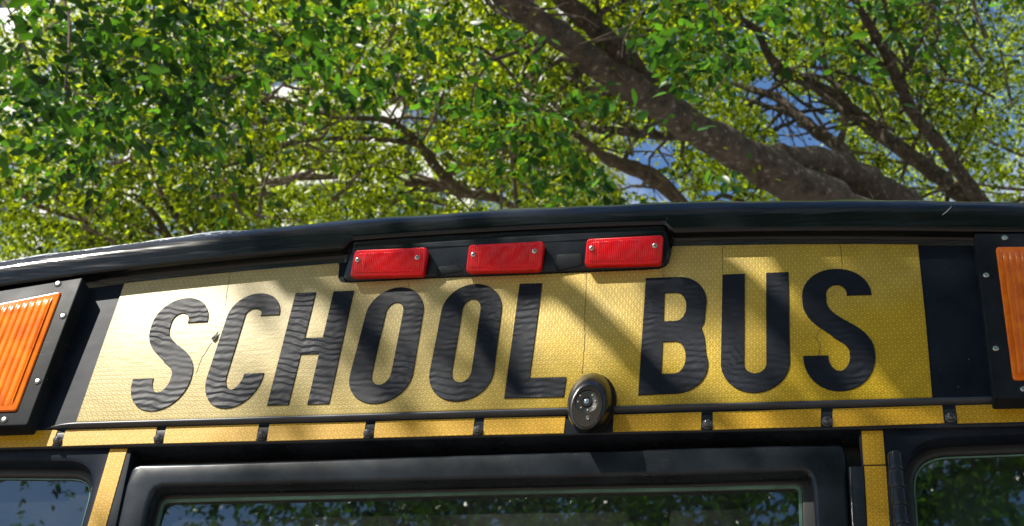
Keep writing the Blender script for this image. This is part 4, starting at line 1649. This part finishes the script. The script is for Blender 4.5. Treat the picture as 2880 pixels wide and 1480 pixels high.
# tree five: stands behind the photographer, its boughs reach over the rear of the bus
t5 = tree('shade_tree', 'nearest tree, whose dark leafy sprays droop into the top left corner', (-4.6, -4.6, 0))
bm = bmesh.new()
hang = [zC((335, -60, 22, 5.4), (345, 10, 20, 5.4), (368, 120, 19, 5.35), (368, 220, 18, 5.3), (362, 330, 16, 5.25), (345, 470, 12, 5.2)),
        zC((822, -50, 14, 5.6), (818, 90, 13, 5.6), (818, 190, 12, 5.6), (850, 250, 11, 5.6), (852, 330, 9, 5.6), (830, 385, 7, 5.6)),
        zC((345, 450, 10, 5.2), (420, 500, 8, 5.2), (520, 520, 6, 5.2)), zC((1000, 90, 10, 5.8), (1025, 0, 12, 5.8), (1040, -60, 12, 5.8)),
        zA((120, -40, 10, 6), (160, 80, 10, 6), (205, 240, 9, 6), (250, 330, 9, 6), (240, 400, 8, 6), (130, 520, 6, 6)), zA((210, 290, 8, 6), (250, 330, 8, 6))]
H = []
for pts in hang:
    H.append(limb(bm, pts, 7)[0])
top5 = Vector((-4.2, -4.2, 5.2))
ground_trunk(bm, top5, (-4.6, -4.6, -.1), .2, .3)


def bough(bm, pts, r0, r1, n=6):
    q = smooth_line(pts, n)
    P = [Vector(p) for p in q]
    Rr = [r0 + (r1 - r0) * i / (len(q) - 1) for i in range(len(q))]
    add_tube(bm, P, Rr, 8)
    return P, Rr


bo = [bough(bm, [tuple(top5), (-4.6, -3.0, 6.4), (-3.6, -1.6, 7.4), (-1.6, -1.2, 8.2), (.8, .6, 8.4)], .15, .03),
      bough(bm, [(-4.6, -3.0, 6.4), (-3.9, -1.2, 6.6), (-2.8, .4, 6.9), tuple(H[0][0] + Vector((0, -.4, .5))), tuple(H[0][0])], .12, .012),
      bough(bm, [(-4.6, -3.0, 6.4), (-2.4, -3.4, 7.1), (-1.0, -3.3, 7.3), (.9, -3.2, 7.4), (2.4, -3.6, 7.3)], .10, .03),
      bough(bm, [(-2.8, .4, 6.9), (-1.9, 1.1, 7.0), tuple(H[1][0] + Vector((-.1, -.1, .5))), tuple(H[1][0])], .05, .009),
      bough(bm, [(-1.6, -1.2, 8.2), (.0, .6, 8.0), (.4, 1.6, 7.6), tuple(H[4][0])], .05, .006),
      bough(bm, [tuple(top5), (-3.0, -5.0, 6.2), (-1.0, -5.8, 6.6), (1.0, -6.0, 6.8), (3.0, -6.0, 6.6)], .12, .03)]
# slender hanging branches between the sun and the bus
HANG = [([(1400, 735), (1560, 805), (1700, 925), (1800, 1025), (1905, 1140)], 2.7, .024),
        ([(1850, 660), (2010, 745), (2120, 830), (2240, 960), (2330, 1090)], 2.9, .027),
        ([(2200, 690), (2330, 800), (2460, 960), (2560, 1090)], 3.2, .032),
        ([(780, 745), (880, 800), (985, 885), (1080, 1010)], 3.1, .018),
        ([(1180, 740), (1290, 850), (1380, 980), (1470, 1110)], 3.2, .017)]
for pxs_, t0_, r_ in HANG:
    pp_ = []
    for i_, q_ in enumerate(pxs_):
        a_ = HP.pt(*q_)
        pp_.append(tuple(a_ + SUN_TO * (t0_ - .12 * i_)))
    e0 = Vector(pp_[0])
    P_, R__ = bough(bm, [(e0.x - .5, -1.2 + max(0, e0.x - .5 + 1.6) * .75, 8.22), (e0.x - .45, e0.y - .05, e0.z + 1.7), (e0.x - .2, e0.y, e0.z + .6)] + pp_, r_ * 1.2, r_ * .8)
    bo.append((P_, R__))
for P, R_ in bo[:6]:
    twigs(bm, P, R_, 10, (.5, 1.4))
link('trunk', bm, M['bark2'], t5)

# ---- crowns ----
GAPS = [(1245, 330, 30, 16), (1500, 265, 34, 14), (2255, 345, 95, 100), (2310, 400, 75, 75), (2180, 290, 50, 55), (1830, 440, 90, 45), (1800, 500, 60, 50), (2260, 450, 50, 30), (2150, 240, 45, 35),
        (1790, 265, 40, 18), (1130, 320, 70, 35), (790, 245, 60, 28), (14, 22, 34, 34), (2020, 540, 60, 15), (1590, 30, 30, 14), (2120, 60, 40, 20), (2440, 215, 28, 20), (1880, 545, 50, 22),
        (560, 270, 30, 15), (350, 440, 30, 12), (1000, 330, 40, 14), (2310, 190, 30, 26)]


def in_gap(x, y, soft=1.0):
    d = np.full(len(x), 9.)
    for gx, gy, rx, ry in GAPS:
        d = np.minimum(d, ((x - gx) / (rx * soft)) ** 2 + ((y - gy) / (ry * soft)) ** 2)
    return d


def off_limb(x, y, z, keepp):
    """most leaves do not hang right in front of the bare boughs"""
    ok = np.ones(len(x), bool)
    for lx, ly, lw, ld in LIMBS:
        near = ((x - lx) ** 2 + (y - ly) ** 2 < (lw * .62 + (14 if lw > 18 else 4)) ** 2) & (z < ld + .2)
        ok &= ~near
    return ok | (rng.uniform(0, 1, len(x)) < keepp)


def region_crown(nclump, per, xr, yr, dr, sig, seedtips=(), leaf=.055, n_leaf=9, tone=(0, 1)):
    cx_ = rng.uniform(*xr, nclump); cy_ = rng.uniform(*yr, nclump); cd = rng.uniform(*dr, nclump)
    C0 = np.array([far(a, b, c)[:] for a, b, c in zip(cx_, cy_, cd)])
    if len(seedtips):
        st = np.array([list(p) for p in seedtips])
        st = st[rng.integers(0, len(st), int(nclump * .5))]
        C0 = np.concatenate([C0, st])
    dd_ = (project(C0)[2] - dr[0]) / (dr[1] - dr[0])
    ct = np.clip(rng.uniform(-.3, .65, len(C0)) + dd_ * .8, 0, 1)  # tone by depth: far clumps painted bright as sunlit, near ones dark as shaded
    C = np.repeat(C0, per, 0) + rng.normal(0, 1, (len(C0) * per, 3)) * np.array([sig, sig, sig * .55])
    tn = np.repeat(ct, per)
    x, y, z = project(C)
    keep = (rng.uniform(0, 1, len(C)) < np.clip((in_gap(x, y) - .8) * 2.0, 0.0, 1)) & (z > 3)
    # nothing may hang down into the bus or through its roof
    keep &= ~((np.abs(C[:, 0]) < 1.5) & (C[:, 1] > -.3) & (C[:, 2] < 3.6))
    P, D, Sz, Tn = sprays(C[keep], n_leaf, leaf, .24, tn[keep])
    x, y, z = project(P)
    k2 = ((in_gap(x, y) > .75) | (rng.uniform(0, 1, len(P)) < .06)) & off_limb(x, y, z, .015)
    return P[k2], D[k2], Sz[k2], Tn[k2]


CR = [
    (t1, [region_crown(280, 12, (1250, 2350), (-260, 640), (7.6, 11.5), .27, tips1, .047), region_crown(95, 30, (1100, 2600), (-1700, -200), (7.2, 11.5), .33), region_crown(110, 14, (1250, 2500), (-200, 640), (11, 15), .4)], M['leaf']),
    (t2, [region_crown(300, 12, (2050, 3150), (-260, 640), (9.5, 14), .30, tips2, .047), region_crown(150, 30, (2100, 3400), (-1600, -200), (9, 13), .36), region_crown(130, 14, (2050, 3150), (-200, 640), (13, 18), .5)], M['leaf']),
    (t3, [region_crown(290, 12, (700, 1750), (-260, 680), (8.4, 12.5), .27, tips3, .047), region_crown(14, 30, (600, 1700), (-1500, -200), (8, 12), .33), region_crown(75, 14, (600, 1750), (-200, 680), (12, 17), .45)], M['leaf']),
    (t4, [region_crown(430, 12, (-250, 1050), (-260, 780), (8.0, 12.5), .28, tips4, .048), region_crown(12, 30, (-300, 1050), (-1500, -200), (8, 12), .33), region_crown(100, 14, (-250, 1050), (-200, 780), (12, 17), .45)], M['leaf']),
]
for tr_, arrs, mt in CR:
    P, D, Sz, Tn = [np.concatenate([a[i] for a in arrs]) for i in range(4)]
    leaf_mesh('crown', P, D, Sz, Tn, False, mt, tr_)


# crown of the nearest tree: sprays in view at the top left plus the canopy overhead that shades the bus
def blob(px, py, d, sig, n):
    c = np.array(far(px, py, d)[:])
    return c + rng.normal(0, 1, (int(n * (.68 if px < 1000 else .85)), 3)) * sig


near = [blob(300, 230, 5.3, (.20, .2, .10), 46), blob(200, 120, 5.5, (.25, .2, .14), 40), blob(420, 130, 5.5, (.25, .2, .14), 48), blob(230, 310, 5.2, (.14, .14, .06), 26),
        blob(620, 110, 5.7, (.28, .2, .16), 60), blob(480, 260, 5.6, (.2, .2, .08), 36), blob(60, 180, 5.6, (.14, .2, .12), 24), blob(720, 40, 5.9, (.3, .2, .12), 45), blob(900, 60, 6.2, (.25, .2, .12), 36),
        blob(1120, 110, 6.4, (.22, .2, .12), 34), blob(1020, 190, 6.3, (.14, .2, .08), 16), blob(1480, 330, 6.6, (.16, .2, .12), 40), blob(1600, 420, 6.6, (.12, .2, .10), 22), blob(1390, 300, 6.6, (.1, .2, .08), 14),
        blob(1900, 330, 6.0, (.07, .1, .09), 12), blob(1980, 170, 6.0, (.14, .14, .14), 26), blob(2180, 60, 6.4, (.22, .2, .12), 44), blob(2330, 90, 6.4, (.12, .2, .08), 22), blob(1900, 60, 6.2, (.16, .2, .10), 22), blob(2600, 60, 7.2, (.3, .2, .14), 40)]
Cn = np.concatenate(near)
x, y, z = project(Cn)
Cn = Cn[in_gap(x, y) > .9]
Pn = sprays(Cn, 11, .062, .25)
x, y, z = project(Pn[0])
kn = off_limb(x, y, z, .06) & (in_gap(x, y) > .8)
Pn = [a[kn] for a in Pn]

LIT = [(280, 1000, 500, 420, 1.0), (300, 740, 480, 90, 1.0), (1330, 610, 230, 34, .9), (1420, 700, 520, 60, .95), (980, 930, 260, 190, .55), (1700, 860, 260, 230, .85), (2120, 730, 240, 55, .85),
       (2090, 960, 170, 220, .7), (1180, 1345, 980, 120, .97), (1000, 1190, 700, 40, .8), (2150, 1150, 400, 25, .6), (2480, 1080, 120, 110, .55), (2260, 1400, 60, 60, .5), (1480, 960, 50, 120, .5), (1720, 640, 60, 20, .8)]
LW = [(*Plane(0).uv(a, b), c / 1750 * 1.05, d / 1500 * 1.05, s) for a, b, c, d, s in LIT]
s_np = np.array(SUN_TO[:])


def shade_prob(P):
    """probability of keeping a leaf that would shade the lit patches of the bus back"""
    t = P[:, 1] / s_np[1]
    X = P[:, 0] - s_np[0] * t
    Z = P[:, 2] - s_np[2] * t - STRIP_Z
    lit = np.zeros(len(P))
    for u, v, ru, rv, s in LW:
        d = ((X - u) / ru) ** 2 + ((Z - v) / rv) ** 2
        lit = np.maximum(lit, s * np.clip(1.5 - d, 0, 1))
    return 1 - lit, X, Z


nC = 900
tx, tz = rng.uniform(-2.4, 2.2, nC), rng.uniform(-.9, .9, nC)
td = rng.uniform(4.5, 8.5, nC)
C1 = np.stack([tx, np.zeros(nC), STRIP_Z + tz], 1) + s_np * td[:, None]
C1 = np.repeat(C1, 3, 0) + rng.normal(0, .14, (nC * 3, 3))
# the wide canopy behind the photographer, mirrored in the window panes
nW = 600
cw = np.stack([rng.uniform(-3.6, 5.5, nW), rng.uniform(-8.5, -2.2, nW), rng.uniform(5.2, 8.6, nW)], 1)
cw = np.repeat(cw, 22, 0) + rng.normal(0, 1, (nW * 22, 3)) * np.array([.4, .4, .24])
C2 = np.concatenate([C1, cw])
Pa, Da, Sa, Ta = sprays(C2, 9, .056, .24)
pr, X, Z = shade_prob(Pa)
k = rng.uniform(0, 1, len(Pa)) < pr
xx, yy, zz_ = project(Pa)
k &= ~((zz_ > .3) & (xx > -200) & (xx < 3080) & (yy > -160) & (yy < 1600))
P = np.concatenate([Pn[0], Pa[k]]); D = np.concatenate([Pn[1], Da[k]]); Sz = np.concatenate([Pn[2], Sa[k]]); Tn = np.concatenate([Pn[3], Ta[k]])
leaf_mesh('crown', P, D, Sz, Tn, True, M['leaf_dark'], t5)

# tree six: a broad tree further back on the photographer's side, mirrored in the panes and the paint
t6 = empty('shade_tree', (2.0, -16, 0))
tag(t6, 'broad leafy tree behind the photographer, seen only mirrored in the window panes', 'tree', 'leafy shade trees standing around the bus')
bm = bmesh.new()
bough(bm, [(2, -16, -.1), (2.1, -16, 3), (1.8, -15.8, 6), (2.4, -16, 10)], .5, .12)
for k in range(9):
    a = k * .7
    bough(bm, [(2, -15.9, 3 + k * .6), (2 + 3 * math.cos(a), -16 + 1.2 * math.sin(a), 5 + k * .7), (2 + 8 * math.cos(a), -16 + 2.5 * math.sin(a), 6 + k * .8)], .18, .03)
link('trunk', bm, M['bark2'], t6)
n6 = 1900
c6 = np.stack([rng.uniform(-7, 18, n6), rng.uniform(-19, -13.5, n6), rng.uniform(2.0, 15.5, n6)], 1)
c6 = np.repeat(c6, 4, 0) + rng.normal(0, .5, (n6 * 4, 3))
a6 = sprays(c6, 9, .30, .9)
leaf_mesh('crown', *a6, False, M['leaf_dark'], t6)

# ------------------------------------------------------------------ pale tower behind the trees at left
bl = empty('office_tower', (-19, 36, 0))
tag(bl, 'pale rendered tower block glimpsed through the leaves at left', 'building')
bm = bmesh.new()
bx0, bx1, by, bh = -32, -7.5, 32, 46
FL, NW = 14, 9
fh, fw = bh / FL, (bx1 - bx0) / NW
add_box(bm, (bx0, by + .4, 0), (bx1, by + 12, bh))
for f in range(FL + 1):
    add_box(bm, (bx0, by, f * fh - .5 if f else 0), (bx1, by + .39, f * fh + .55))
for w in range(NW + 1):
    for f in range(FL):
        add_box(bm, (bx0 + w * fw - .45, by + .02, f * fh + .56), (bx0 + w * fw + .45, by + .38, (f + 1) * fh - .51))
link('wall', bm, M['concrete'], bl, smooth=False)
for f in range(FL):
    for w in range(NW):
        if f < 6 or len(bl.children) > 90: continue
        bm = bmesh.new()
        add_box(bm, (bx0 + w * fw + .46, by + .2, f * fh + .56), (bx0 + (w + 1) * fw - .46, by + .3, (f + 1) * fh - .51))
        link('window', bm, M['bglass'], bl, smooth=False)
